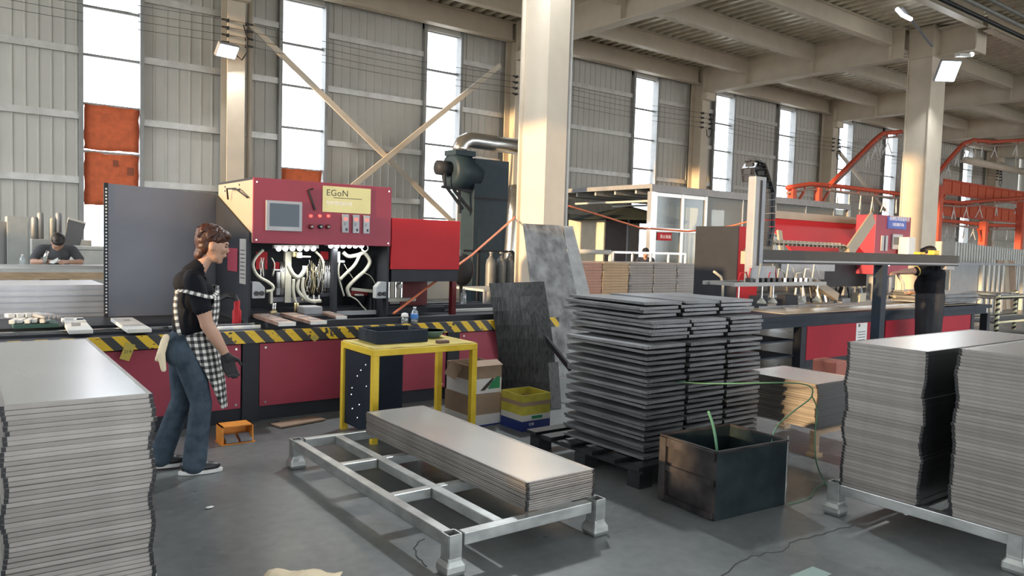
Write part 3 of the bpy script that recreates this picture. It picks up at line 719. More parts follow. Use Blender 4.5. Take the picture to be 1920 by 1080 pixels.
# black and silver sheets leaning against the column and bench
def leaning(name, pts, th, mt, label, bend=0, n=8):
    bl, br, tr_, tl = [Vector(p) for p in pts]; rows = []
    for i in range(n+1):
        v = i/n; a, b = bl.lerp(tl, v), br.lerp(tr_, v); off = Vector((0, 1, 0))*(-bend*math.sin(math.pi*v))
        rows.append([a.lerp(b, j/4)+off for j in range(5)])
    return tag(MB().sheet(rows, th).build(name, mt, smooth=False), label, 'sheet', 'sheets leaning on the column')
leaning('leaning_sheet', [at(940, 735, Z=.003), at(1048, 748, Z=.003), at(1020, 528, Y=6.235), at(917, 531, Y=6.235)], .006, BLKSHEET, 'worn black metal sheet leaning on the striped bench', .02)
leaning('leaning_sheet', [(5.60, 6.9, .003), (6.20, 6.62, .003), at(1052, 423, Y=7.80), at(980, 419, Y=7.84)], .006, SILVD, 'tall dark-mottled silver sheet leaning on the centre column', .02)
leaning('leaning_sheet', [(6.22, 6.75, .003), (6.50, 6.66, .003), at(1074, 424, Y=7.84), at(1056, 424, Y=7.84)], .006, SILV, 'narrow silver sheet leaning behind the mottled one', .01)
# foot pedal on the floor before the bench
t = thing('foot_pedal', 'orange foot pedal box with two grey treadles under the bench', 'pedal', (1.74, 5.78, 0))
m = MB(); m.box(1.62, 1.85, 5.85, 5.86, 0, .135).box(1.62, 1.63, 5.70, 5.85, 0, .135).box(1.84, 1.85, 5.70, 5.85, 0, .135).box(1.62, 1.85, 5.70, 5.86, .128, .135).box(1.61, 1.86, 5.68, 5.86, 0, .006); m.build('housing', PEDAL, t)
for x in (1.645, 1.75): MB().obox((x+.045, 5.73, .035), (.085, .10, .015), Euler((.35, 0, 0)).to_matrix()).build('treadle', GREY, t)
# debris under the bench
tag(MB().obox((2.35, 6.08, .012), (.42, .16, .012), Euler((0, 0, .2)).to_matrix()).build('scrap_board', CARD), 'brown scrap board on the floor below the bench', 'board')

# odds and ends round the leaning sheets and the pallet
m = MB(); m.bar(at(1022, 632, Y=6.05), at(1070, 692, Y=5.6), .03, .05); tag(m.build('steel_bar', BLACK), 'black steel bar slanting right of the worn black sheet', 'bar')
m = MB(); a, b = at(1033, 768, Z=.003), at(1052, 765, Z=.003); m.sheet([[a, b], [a+Vector((.06, .14, .42)), b+Vector((.06, .14, .42))]], .012); tag(m.build('scrap_board', BLKSHEET), 'small dark board standing right of the yellow box', 'board')
q = at(1097, 862, Z=0); tag(MB().obox((q.x, q.y, .0405), (.07, .12, .08), Euler((0, 0, .4)).to_matrix()).build('wood_block', WOOD, bevel=.006), 'raw wood block on the floor at the black pallet', 'block')
# ================================================================== LEFT RED MACHINE
def bolt(p, parent, r=.008, nrm=(0, -1, 0), mt=None):
    p = Vector(p); MB().cyl(p, p+Vector(nrm)*.004, r, 8).build('screw', mt or CHROME, parent)
# bench
BY = 6.30
bn = thing('machine_bench', 'long dark bench with red panels and a yellow-black warning edge', 'bench', (2.5, 7.1, 0))
m = MB(); m.box(-.75, 5.36, BY+.02, 8.0, .72, .765); m.build('bench_top', CHAR, bn)
box(-.75, 5.36, BY-.01, BY+.02, .668, .770).build('warning_edge', HAZARD, bn)
box(-.75, 5.36, BY+.05, 7.9, .0, .12).build('base_rail', CHAR, bn)
m = MB(); m.box(-.72, 5.30, BY+.06, 7.9, .12, .715); m.build('frame_body', CHAR, bn)
for x in (1.955, 3.95): box(x, x+.135, BY+.012, BY+.06, .0, .668).build('frame_post', CHAR, bn)
for x0, x1 in ((-.70, 1.955), (2.09, 3.95), (4.085, 5.28)):
    p_ = box(x0+.01, x1-.01, BY+.028, BY+.058, .122, .655).build('red_panel', RED, bn, bevel=.003)
    for x in (x0+.06, x1-.05):
        for z in (.155, .62): bolt((x, BY+.028, z), p_, .010)
# rails and clamps on the bench top
for y in (6.52, 6.72, 7.0):
    box(-.7, 2.15, y, y+.05, .765, .785).build('slide_rail', CHAR if y != 6.72 else CHROME, bn)
for y in (6.46, 6.62): box(1.45, 2.15, y, y+.022, .768, .80).build('guide_rail', CHROME, bn)
box(2.2, 5.2, 6.42, 6.5, .765, .82).build('front_lip', CHAR, bn)
# yellow tag hanging on the edge
m = MB(); m.obox((1.085, BY-.016, .655), (.07, .004, .13), Euler((0, .35, 0)).to_matrix())
tg = tag(m.build('price_tag', mat('tag_yellow', (.52, .42, .08), .7)), 'yellow paper tag hanging on the striped bench edge', 'tag')
text('handwriting', '214', INK, tg, (1.06, BY-.0185, .645), .035, (PI2, .0, 0), .0005)
m = MB(); m.obox(at(590, 634, Y=BY-.014), (.045, .004, .05), Euler((0, .7, 0)).to_matrix())
tag(m.build('paper_label', YELD), 'small pale sticker on the striped bench edge', 'sticker')
# upright grey screen to the left of the hood, with a slotted edge post
sg = thing('guard_screen', 'big plain grey guard screen at the left of the red machine', 'screen', (1.7, 7.9, .77))
MB().prism([(1.20, .766), (2.17, .766), (2.17, 1.90), (2.17, 1.97), (1.20, 2.005)], 'y', 7.89, 7.91).build('sheet', CHAR2, sg)
pm = MB(); pm.box(1.165, 1.20, 7.885, 7.915, .766, 2.01); po = pm.build('slotted_post', CHAR, sg)
m = MB()
for k in range(38): m.box(1.176, 1.190, 7.882, 7.8845, .80+k*.031, .815+k*.031)
tag(m.build('slot', mat('slot_paint', (.8, .8, .8), .6, 0, 0), po), kind='stuff')
# the hood and its cavity
HX0, HX1, HY, HZ0, HZ1 = 2.185, 3.555, 6.80, 1.495, 2.08
mc = thing('drilling_machine', 'red multi-spindle machine with screen, brass plate and lit tool bay', 'machine', (2.87, 7.3, .766))
box(HX0, HX1, HY, HY+.02, HZ0, HZ1).build('front_panel', RED, mc, bevel=.004)
m = MB(); m.box(HX0+.002, HX1-.01, HY+.021, 7.9, HZ1-.02, HZ1).box(HX1-.022, HX1-.002, HY+.021, 7.9, .77, HZ1-.02).box(HX0+.01, HX1-.022, 7.87, 7.895, .77, HZ1-.02); m.build('shell', CHAR, mc)
MB().prism([(6.82, HZ0), (7.88, 1.85), (7.88, HZ1-.021), (6.82, HZ1-.021)], 'x', HX0+.001, HX0+.02).build('beige_side', BEIGE, mc)
sp = MB(); sp.prism([(6.84, .77), (7.88, .77), (7.88, 1.955), (6.84, 1.585)], 'x', HX0-.022, HX0-.002); sp = sp.build('side_cover', CHAR, mc)
box(HX0+.03, HX1-.03, 7.0, 7.86, HZ0-.0, HZ0+.02).build('bay_ceiling', CHAR, mc)
# side signs
box(HX0-.03, HX0-.023, 6.90, 7.08, 1.12, 1.53).build('notice_board', PAPER, sp)
nb = MB()
for k in range(8): nb.box(HX0-.0325, HX0-.0305, 6.93, 7.05, 1.17+k*.036, 1.178+k*.036)
tag(nb.build('notice_print', INK, sp), kind='stuff')
box(HX0-.032, HX0-.023, 7.15, 7.45, 1.22, 1.44).build('red_plate', RED, sp, bevel=.006)
m = MB(); m.tube([(HX0-.03, 7.45, 1.90), (HX0-.05, 7.42, 2.0), (HX0-.05, 7.15, 1.99), (HX0-.02, 6.9, 1.90)], .008, 6); m.build('side_hook', BLACK, mc, smooth=True)
for y in (7.2, 7.65):
    for z in (1.99, 2.03): MB().cyl((HX0, y, z), (HX0-.004, y, z), .01, 8).build('screw', BLACK, mc)
# front fittings
f = lambda px, py, dy=0: at(px, py, Y=HY-dy)
def rect(px0, py0, px1, py1, y0, y1):
    a, b = at(px0, py1, Y=HY), at(px1, py0, Y=HY); return box(a.x, b.x, y0, y1, a.z, b.z)
a, b = at(497, 432, Y=HY), at(565, 379, Y=HY)
sc = box(a.x, b.x, HY-.03, HY, a.z, b.z).build('control_screen', SCRF, mc, bevel=.005)
box(a.x+.03, b.x-.03, HY-.033, HY-.0305, a.z+.04, b.z-.025).build('display', SCREEN, sc)
a, b = at(604, 397, Y=HY), at(695, 350, Y=HY)
bp = box(a.x, b.x, HY-.006, HY, a.z, a.z+.245).build('brass_plate', BRASS, mc)
text('lettering', 'EGoN', INK, bp, (a.x+.035, HY-.0065, a.z+.155), .085, (PI2, 0, 0), .0006, 1.05)
text('lettering', '忆特智能科技', SIGNW, bp, (a.x+.035, HY-.0065, a.z+.07), .045, (PI2, 0, 0), .0006)
MB().box(a.x+.11, a.x+.40, HY-.0075, HY-.0062, a.z+.135, a.z+.141).build('rule', INK, bp)
for px in (582, 599, 615):
    q = at(px, 405, Y=HY); m = MB(); m.cyl((q.x, HY, q.z), (q.x, HY-.02, q.z), .014, 12); m.build('signal_lamp', REDLED, mc, smooth=True)
for px, mt in ((583, DKRED), (600, CHAR), (614, DKRED)):
    q = at(px, 425, Y=HY); m = MB(); m.cyl((q.x, HY, q.z), (q.x, HY-.03, q.z), .022, 12); k_ = m.build('push_button', mt, mc, smooth=True)
    MB().cyl((q.x, HY-.03, q.z), (q.x, HY-.036, q.z), .012, 10).build('button_cap', GREY, k_)
for px in (646.5, 666.5, 686):
    q = at(px, 419+(px-646)*.05, Y=HY); t_ = box(q.x-.033, q.x+.033, HY-.02, HY, q.z-.088, q.z+.088).build('temperature_controller', SCRF, mc, bevel=.003)
    box(q.x-.018, q.x+.018, HY-.0225, HY-.0205, q.z+.03, q.z+.055).build('readout', REDLED, t_)
    box(q.x-.02, q.x+.0, HY-.0225, HY-.0205, q.z-.02, q.z+.01).build('keypad', GREY, t_)
    box(q.x+.0, q.x+.018, HY-.0225, HY-.0205, q.z-.07, q.z-.045).build('key', BLACK, t_)
m = MB(); q0, q1, q2 = f(586, 354), f(577, 357), f(590, 394); m.tube([(q0.x, HY-.012, q0.z), (q1.x, HY-.012, q1.z), (q2.x, HY-.012, q2.z)], .010, 6); m.build('hook_handle', BLACK, mc)
for p in ((HX0+.03, HZ1-.04), (HX1-.03, HZ1-.04), (HX1-.03, HZ0+.03), (HX0+.03, HZ0+.03)): bolt((p[0], HY, p[1]), mc)
# tool bay: helper maps zoomed-crop coordinates to the plane of the tools
def cp(x, y, Y=7.05): return at(460+x/6, 440+y/6, Y=Y)
for row, ys in (((375, 450, 530, 612, 690, 765), 155), ((962, 1030, 1100, 1170, 1238, 1305), 124)):
    a, b = cp(row[0]-60, ys-20, 6.92), cp(row[-1]+50, ys-20, 6.92); m = MB(); m.bar(a, b, .05, .03); lb = m.build('lamp_bar', WHITE, mc)
    for x in row:
        q = cp(x, ys, 6.91); MB().ball(q, .026, 10, 6).build('led_bulb', LEDM, lb, smooth=True)
    li = bpy.data.lights.new('bay_led', 'AREA'); li.shape = 'RECTANGLE'; li.size = .4; li.size_y = .05; li.energy = 4; li.color = (1, .97, .88)
    lo = bpy.data.objects.new('bay_led_light', li); COL.objects.link(lo); c_ = (a+b)/2; lo.location = (c_.x, c_.y, c_.z-.05); lo.parent = mc; lo.matrix_parent_inverse = worldmat(mc).inverted()
def hose(pts, r, mt=HOSE, Y=7.0, nm='hose'):
    P = [cp(x, y, Y) for x, y in pts]; Q = []
    for i in range(len(P)-1):
        a, b, c, d = P[max(i-1, 0)], P[i], P[i+1], P[min(i+2, len(P)-1)]
        for k in range(5):
            u = k/5; Q.append(.5*((2*b)+(c-a)*u+(2*a-5*b+4*c-d)*u*u+(3*b-a-3*c+d)*u**3))
    Q.append(P[-1]); return MB().tube(Q, r, 8).build(nm, mt, mc, smooth=True)
hose([(200,170),(120,250),(85,330),(110,420),(160,480),(250,530),(310,580),(300,625),(230,640)], .015)
hose([(480,330),(530,440),(600,480),(660,410),(668,350)], .022)
hose([(600,500),(590,620),(660,710),(740,745),(850,745)], .017)
hose([(545,500),(540,640),(570,780),(610,870)], .016)
hose([(650,480),(645,600),(690,720),(790,760)], .018)
hose([(790,190),(850,250),(880,330),(880,450)], .011)
hose([(1100,200),(1160,245),(1260,230),(1340,210),(1400,300),(1350,400),(1250,490),(1150,600),(1170,690)], .020, Y=7.02)
hose([(1290,220),(1230,340),(1130,440),(1060,510)], .017)
hose([(1060,300),(1045,400),(1060,520),(1110,690)], .010)
hose([(1170,690),(1250,730),(1310,800),(1380,870)], .007)
hose([(1330,430),(1400,460),(1450,530),(1470,600)], .004)
hose([(1110,330),(1150,400),(1210,490)], .004)
m = MB(); q = cp(1345, 150, 6.95); m.tube([q+Vector((.035*math.cos(t_*.6283), 0, .035*math.sin(t_*.6283))) for t_ in range(11)], .007, 6, False); m.build('ring_hook', WHITE, mc, smooth=True)
def vbar(x, y0, y1, r, mt, nm, Y=7.15, n=8):
    a, b = cp(x, y0, Y), cp(x, y1, Y); b.x = a.x; return MB().cyl(a, b, r, n).build(nm, mt, mc, smooth=True)
def vbox(x0, x1, y0, y1, mt, nm, Y=7.12, d=.06, bevel=0):
    a, b = cp(x0, y1, Y), cp(x1, y0, Y); return box(a.x, b.x, Y, Y+d, a.z, b.z).build(nm, mt, mc, bevel=bevel)
vbox(445, 520, 190, 765, HOSE, 'cover_strip', 7.13, .05)
vbox(985, 1040, 115, 900, CHAR, 'middle_post', 6.93, .08)
vbox(120, 250, 195, 390, RED2, 'inner_red_plate', 7.45, .02); vbox(320, 385, 310, 390, RED2, 'inner_red_plate', 7.45, .02); vbox(845, 935, 190, 280, RED2, 'inner_red_plate', 7.45, .02)
for x0, x1 in ((80, 222), (1472, 1600)):
    a, b = cp(x0, 718, 6.83), cp(x1, 532, 6.83); c3 = .05
    left = x0 < 500
    poly = [(a.x, a.z), (b.x, a.z), (b.x, b.z-c3), (b.x-c3, b.z), (a.x, b.z)] if left else [(a.x, a.z), (b.x, a.z), (b.x, b.z), (a.x+c3, b.z), (a.x, b.z-c3)]
    jb = MB(); jb.prism(poly, 'y', 6.83, 6.91); jb = jb.build('junction_box', BOXG, mc, bevel=.004)
    for k in (.3, .72):
        q = (a.x+(b.x-a.x)*k, 6.83, a.z+.045); MB().cyl(q, (q[0], 6.81, q[2]), .022, 12).build('knob', BLACK, jb)
for x in (700, 722, 745, 765, 790, 812, 835, 862, 888): vbar(x, random.uniform(270, 330), random.uniform(620, 690), .007, GOLD if x % 2 else CHROME, 'tool_rod', 7.15+random.uniform(-.03, .06))
for x in (400, 418, 436, 905, 925, 945): vbar(x, 300 if x < 500 else 290, 690, .006, CHROME, 'guide_rod', 7.1)
for x, mt in ((372, GREY), (422, HOSE), (905, GREY), (940, GREY)): vbar(x, 420, 600, .018, mt, 'air_cylinder', 7.08)
for x in (310, 335, 560, 590): vbar(x, 770, 890, .010, GOLD if x > 400 else CHROME, 'spindle', 6.95)
for x0, x1, y0, y1, mt, Y in ((350, 440, 590, 680, GREY, 7.1), (280, 312, 640, 780, HOSE, 6.95), (285, 360, 860, 890, GOLD, 6.92), (595, 640, 200, 262, WHITE, 7.0), (640, 740, 240, 256, WHITE, 7.03),
                              (540, 580, 190, 250, GOLD, 7.06), (860, 980, 660, 700, CHAR, 7.0), (470, 850, 700, 770, CHAR2, 7.14), (300, 440, 700, 760, CHAR2, 7.16), (1030, 1070, 190, 290, GREY, 7.04),
                              (1190, 1380, 630, 690, DKRED, 7.2), (1250, 1335, 670, 690, WHITE, 7.12), (1020, 1120, 290, 315, GREY, 7.02), (320, 440, 390, 405, GREY, 7.09)):
    vbox(x0, x1, y0, y1, mt, 'tool_block', Y, .05, .004)
for k in range(26):                                                        # tangle of thin airlines in the spindle bank
    x = random.uniform(680, 900); y = random.uniform(260, 420); hose([(x, y), (x+random.uniform(-25, 25), y+80), (x+random.uniform(-30, 30), y+180), (x+random.uniform(-15, 15), y+270)], .0035, random.choice((HOSE, GOLD, CHROME, BLACK)), 7.1+random.uniform(-.04, .05), 'airline')
for k in range(8):
    x = random.uniform(170, 330); hose([(x, 260), (x+random.uniform(-40, 40), 340), (x+random.uniform(-20, 20), 470)], .004, random.choice((HOSE, BLACK, WHITE)), 7.2, 'airline')
a = cp(640, 905, 6.75); MB().box(a.x+.02, a.x+.2, 6.75, 6.93, a.z, a.z+.075).build('clamp_carriage', GREY, mc, bevel=.01)
a = cp(1190, 720, 7.05); MB().bar(cp(1190, 610, 7.05), cp(1470, 640, 7.05), .03, .03).build('transfer_rail', HOSE, mc)
for x in (1400, 1440): vbox(x, x+25, 640, 860, CHAR, 'support_leg', 7.05, .05)
for x in (640, 700, 770, 830): MB().cyl(cp(x, 680, 7.02), cp(x, 740, 7.02), .012, 8).build('nozzle', GOLD if x < 700 else CHROME, mc)
for y in (7.25, 7.5): box(2.25, 5.15, y, y+.05, .80, .85).build('carriage_rail', CHAR, mc)
box(2.3, 3.5, 6.98, 7.03, .80, .84).build('tray_edge', GREY, mc)
# right-hand red box on its own frame
rb = thing('machine_side_unit', 'plain red cover box on a dark frame right of the machine hood', 'machine', (3.97, 7.2, .766))
box(3.565, 4.375, 6.80, 7.85, 1.265, 1.78).build('red_cover', RED2, rb, bevel=.005)
box(3.58, 4.37, 6.82, 7.8, 1.14, 1.262).build('dark_beam', CHAR, rb)
for x, y in ((4.31, 6.83), (4.31, 7.72), (3.60, 7.72)): box(x, x+.055, y, y+.06, .766, 1.14).build('frame_post', DKRED if y < 7 else CHAR, rb)
box(3.95, 4.28, 7.30, 7.32, .80, 1.13).build('inner_panel', DKRED, rb); box(3.72, 3.90, 7.45, 7.47, .85, 1.13).build('inner_panel', DKRED, rb)
box(3.60, 4.30, 6.95, 7.0, .80, .86).build('lower_rail', CHAR, rb); box(3.58, 3.98, 7.02, 7.08, .92, .955).build('transfer_rail', HOSE, rb)
for x in (3.63, 3.70, 3.78, 3.85): MB().cyl((x, 7.1, .92), (x, 7.1, 1.12), .014, 8).build('air_cylinder', CHROME, rb)
MB().ball((3.80, 7.06, 1.08), .035).build('filter_bowl', WHITE, rb, smooth=True)
# fire extinguisher-like red cylinder on the bench by the side cover
t = thing('red_oil_can', 'red cylinder with a black head on the bench behind the woman', 'cylinder', (1.98, 6.72, .79))
MB().lathe((2.02, 6.70, .786), [(.036, 0), (.038, .01), (.038, .12), (.026, .13), (.026, .20), (.02, .21)], 14).build('body', RED2, t, smooth=True)
MB().tube([(2.02, 6.70, .98), (2.0, 6.70, 1.03), (1.92, 6.70, 1.04), (1.86, 6.70, 1.0), (1.87, 6.70, .93)], .026, 6).build('head', BLACK, t)
# copper-coloured bars and white jigs lying on the bench
def bar_block(px0, py0, px1, py1, w_, h_, label, mt=BARM, nm='work_bar', z=.822, cap=True):
    a, b = at(px0, py0, Z=z), at(px1, py1, Z=z); d = (b-a).normalized(); t = thing(nm, label, 'bar', ((a.x+b.x)/2, (a.y+b.y)/2, z))
    up_ = Vector((0, 0, h_/2)); MB().bar(a+up_, b+up_, w_, h_).build('body', mt, t, bevel=.002)
    if cap: MB().bar(b+up_, b+d*.012+up_, w_*1.02, h_*1.02).build('end_face', WHITE, t)
    for k in (.2, .5, .8): MB().bar(a.lerp(b, k)+Vector((0, 0, h_)), a.lerp(b, k+.06)+Vector((0, 0, h_)), w_*.6, .012).build('fitting', GREY, t)
    return t
bar_block(486, 594, 538, 611, .14, .03, 'left wooden-edged bar poking out of the lit tool bay')
bar_block(538, 592, 597, 608, .14, .03, 'middle wooden-edged bar poking out of the lit tool bay')
bar_block(608, 588, 640, 598, .10, .025, 'right short bar poking out of the lit tool bay')
def jig(px0, py0, px1, py1, w_, h_, label, extra):
    a, b = at(px0, py0, Z=.79), at(px1, py1, Z=.79); t = thing('jig_plate', label, 'jig', ((a.x+b.x)/2, (a.y+b.y)/2, .786))
    up_ = Vector((0, 0, h_/2)); MB().bar(a+up_, b+up_, w_, h_).build('plate', WHITE, t, bevel=.003)
    s_ = (b-a).cross(Vector((0, 0, 1))).normalized()
    for k, off, ww, hh, mt in extra:
        c_ = a.lerp(b, k)+s_*off*w_+Vector((0, 0, h_+hh/2)); MB().obox(c_, (ww, ww*1.6, hh), Euler((0, 0, math.atan2(b.y-a.y, b.x-a.x))).to_matrix()).build('block', mt, t, bevel=.002)
    return t
jig(228, 602, 262, 624, .17, .03, 'plain white jig plate on the bench nearest the woman', ((.3, .0, .03, .012, GREY),))
jig(135, 602, 152, 626, .16, .03, 'white jig plate with clamps in the middle of the bench left end', ((.2, .2, .04, .02, WHITE), (.45, -.2, .05, .02, WHITE), (.7, .1, .04, .025, GREY), (.3, -.25, .03, .02, CHAR)))
t = thing('clamp_assembly', 'cluster of white clamps, grey tubes and green base on the bench left end', 'clamp', at(65, 615, Z=.79))
c0 = at(65, 612, Z=.79)
MB().obox(c0+Vector((0, 0, .02)), (.30, .34, .03), Matrix.Identity(3)).build('base', mat('dark_green', (.02, .08, .065), .5), t)
for k in range(5): MB().obox(c0+Vector((-.13+.05*k, -.02+.03*(k % 2), .055)), (.035, .26, .03), Euler((0, 0, -.25)).to_matrix()).build('white_bar', WHITE, t, bevel=.003)
for k in range(4):
    p = c0+Vector((.06+.03*k, -.17, .085)); MB().cyl(p, p+Vector((-.07, .26, 0)), .015, 10).build('tube', GREY, t, smooth=True)
for k in range(4): MB().obox(c0+Vector((-.16+.06*k, .08, .085)), (.05, .07, .03), Euler((0, 0, .3)).to_matrix()).build('white_block', WHITE, t, bevel=.003)
# bottles on the bench
def bottle(x, y, z, label, h=.20, r=.032, lab=True, cap=CAPM, full=BOTTLE):
    t = thing('water_bottle', label, 'bottle', (x, y, z)); s_ = h/.2
    MB().lathe((x, y, z), [(r*.9, 0), (r, .006*s_), (r*.96, .05*s_), (r, .06*s_), (r, .12*s_), (r*.85, .145*s_), (r*.38, .175*s_), (r*.38, .188*s_)], 14).build('body', full, t, smooth=True)
    MB().lathe((x, y, z+.186*s_), [(r*.45, 0), (r*.45, .016*s_)], 10).build('cap', cap, t, smooth=True)
    if lab: MB().lathe((x, y, z+.055*s_), [(r*1.02, 0), (r*1.03, .002), (r*1.03, .058*s_), (r*1.02, .06*s_)], 14).build('label', BLABEL, t, smooth=True)
bottle(3.60, 6.37, .7665, 'clear water bottle with blue label on the bench edge', .155, .036)
t = thing('jar', 'small jar with pale lid beside the blue-labelled bottle', 'jar', (3.50, 6.38, .767))
MB().lathe((3.50, 6.38, .7665), [(.032, 0), (.034, .005), (.034, .06), (.03, .065)], 14).build('glass', BOTTLE, t, smooth=True)
MB().lathe((3.50, 6.38, .832), [(.034, 0), (.036, .004), (.030, .03), (.012, .036)], 14).build('lid', CAPM, t, smooth=True)
wc = thing('side_cart', 'small cart with a pale top right of the red machine', 'cart', (4.85, 7.55, 0))
box(4.55, 5.15, 7.2, 7.85, .77, .80).build('top', LGREY, wc)
bottle(4.83, 7.40, .801, 'lit clear bottle right of the red machine', .22, .035, False)
# dark office chair back behind the red box
q = at(868, 490, Y=9.3); CX_ = q.x
t = thing('office_chair', 'dark office chair behind the right end of the red machine', 'chair', (CX_, 9.3, 0))
MB().ball((CX_, 9.3, 1.16), (.20, .05, .24), 14, 8).build('backrest', BLACK, t, smooth=True); MB().ball((CX_, 9.1, .56), (.24, .24, .05), 14, 6).build('seat', BLACK, t, smooth=True)
MB().cyl((CX_, 9.1, .1), (CX_, 9.1, .54), .03).build('gas_lift', CHROME, t)
for k in range(5):
    a_ = k*1.2566; MB().bar((CX_, 9.1, .1), (CX_+.28*math.cos(a_), 9.1+.28*math.sin(a_), .05), .04, .04).build('foot_arm', BLACK, t)
    q = (CX_+.28*math.cos(a_), 9.1+.28*math.sin(a_), .03); MB().ball(q, .03, 8, 5).build('castor', BLACK, t)
MB().bar((CX_, 9.32, .54), (CX_, 9.34, 1.0), .05, .02).build('back_bar', BLACK, t)
# orange hose slung from the bench end over the column to the gantry
P = [at(738, 588, Y=6.75), at(800, 540, Y=7.0), at(885, 478, Y=7.4), at(968, 405, Y=8.62), at(1066, 386, Y=8.66), at(1120, 402, Y=8.5), at(1200, 427, Y=8.2), at(1290, 434, Y=8.1), at(1370, 424, Y=7.9), at(1424, 410, Y=7.6)]
Q = []
for i in range(len(P)-1):
    for k in range(5): Q.append(P[i].lerp(P[i+1], k/5))
Q.append(P[-1]); tag(MB().tube(Q, .014, 8).build('air_hose', ROPE, smooth=True), 'thin orange hose slung from the red machine past the centre column', 'hose')
# ================================================================== RIGHT RED MACHINE
MY = 5.72
tb = thing('machine_table', 'long dark table with red panels under the right machine', 'table', (11.5, 6.6, 0))
box(7.9, 15.1, MY, 8.2, .66, .72).build('table_top', NAVY, tb)
box(7.95, 15.0, MY+.05, MY+.12, .56, .66).build('front_rail', NAVY, tb)
for x in (7.95, 9.16, 14.35, 15.0): box(x, x+.12, MY+.03, MY+.15, 0, .56).build('leg', CHAR, tb)
for x in (7.95, 15.0): box(x, x+.12, 8.0, 8.12, 0, .66).build('leg', CHAR, tb)
box(9.3, 15.0, MY+.04, MY+.1, 0, .10).build('base_rail', CHAR, tb)
for z in (.15, .36): box(8.07, 9.16, MY+.12, 7.9, z, z+.02).build('shelf', NAVY, tb)
box(8.07, 9.2, 7.9, 7.95, .1, .66).build('back_sheet', NAVY, tb)
for x0, x1 in ((9.30, 11.35), (11.40, 14.33)): box(x0, x1, MY+.035, MY+.06, .10, .56).build('red_panel', RED3, tb)
nt_ = box(10.55, 10.85, MY+.03, MY+.034, .14, .555).build('notice', WHITE, tb)
m = MB()
for k in range(7): m.box(10.60, 10.80, MY+.0285, MY+.0295, .18+k*.04, .19+k*.04)
m.box(10.6, 10.65, MY+.0285, MY+.0295, .5, .54); tag(m.build('notice_print', INK, nt_), kind='stuff')
box(9.0, 14.8, 5.9, 7.2, .72, .728).build('table_cover', mat('worn_table', (.42, .36, .27), .35, .3, .1), tb)
m2 = thing('punching_machine', 'right red machine with blue sign and slanted red cover', 'machine', (11.5, 7.4, .73))
# dark cabinet and red side at its left end
xc = at(1385, 425, Y=7.2).x; xe = at(1425, 425, Y=7.2).x; ye = at(1305, 425, X=xc).y; zc = at(1385, 424, Y=7.2).z
box(xc, xc+.02, 7.2, ye, .73, zc).build('cabinet_side', CHAR, m2); box(xc+.02, xe, 7.2, ye, .73, zc).build('red_cabinet', RED2, m2)
# slanted cover
sx0, sx1 = at(1462, 440, Y=7.0).x, at(1640, 440, Y=7.0).x
zb_, zt2 = at(1550, 480, Y=6.7).z, at(1550, 414, Y=7.3).z
m = MB(); m.prism([(6.70, zb_), (6.73, zb_-.02), (7.33, zt2-.03), (7.33, zt2)], 'x', sx0, sx1); m.build('slant_cover', RED2, m2)
box(sx0-.05, sx1, 7.30, 7.38, zt2-.02, zt2+.10).build('top_rail', BEIGE, m2)
m = MB(); m.bar(at(1584, 484, Y=6.42), at(1637, 407, Y=6.50), .22, .03, (0, 1, 0)); m.build('slant_brace', BEIGE, m2)
m = MB(); m.bar(at(1467, 482, Y=6.5), at(1461, 432, Y=6.6), .10, .03, (0, 1, 0)); m.build('slant_brace', BEIGE, m2)
# control head
hx0, hx1 = at(1641, 440, Y=6.6).x, at(1707, 440, Y=6.6).x
box(hx0, hx1, 6.6, 6.95, 1.22, 2.235).build('control_head', RED, m2, bevel=.01)
a, b = at(1664, 426, Y=6.59), at(1699, 409, Y=6.59)
sg = box(a.x, b.x, 6.58, 6.598, a.z-.02, b.z).build('sign', SIGNB, m2)
text('lettering', '自研忆特智能科技', SIGNW, sg, (a.x+.04, 6.579, a.z+.13), .088, (PI2, 0, 0), .001)
text('lettering', '13823057176', SIGNW, sg, (a.x+.13, 6.579, a.z+.03), .075, (PI2, 0, 0), .001)
a, b = at(1671, 467, Y=6.59), at(1691, 440, Y=6.59); s2 = box(a.x, b.x, 6.57, 6.598, a.z, b.z).build('control_screen', SCRF, m2); box(a.x+.03, b.x-.03, 6.566, 6.569, a.z+.08, b.z-.05).build('display', SCREEN, s2)
for px in (1654, 1661):
    a = at(px, 456, Y=6.59); box(a.x-.035, a.x+.035, 6.575, 6.598, a.z-.13, a.z+.13).build('temperature_controller', SCRF, m2)
a = at(1699, 463, Y=6.5); box(a.x-.13, a.x+.13, 6.40, 6.58, a.z-.25, a.z+.17).build('white_cover', WHITE, m2, bevel=.02)
for px in (1655, 1661, 1667): a = at(px, 497, Y=6.595); MB().ball(a, .015, 8, 4).build('signal_lamp', LEDM, m2)
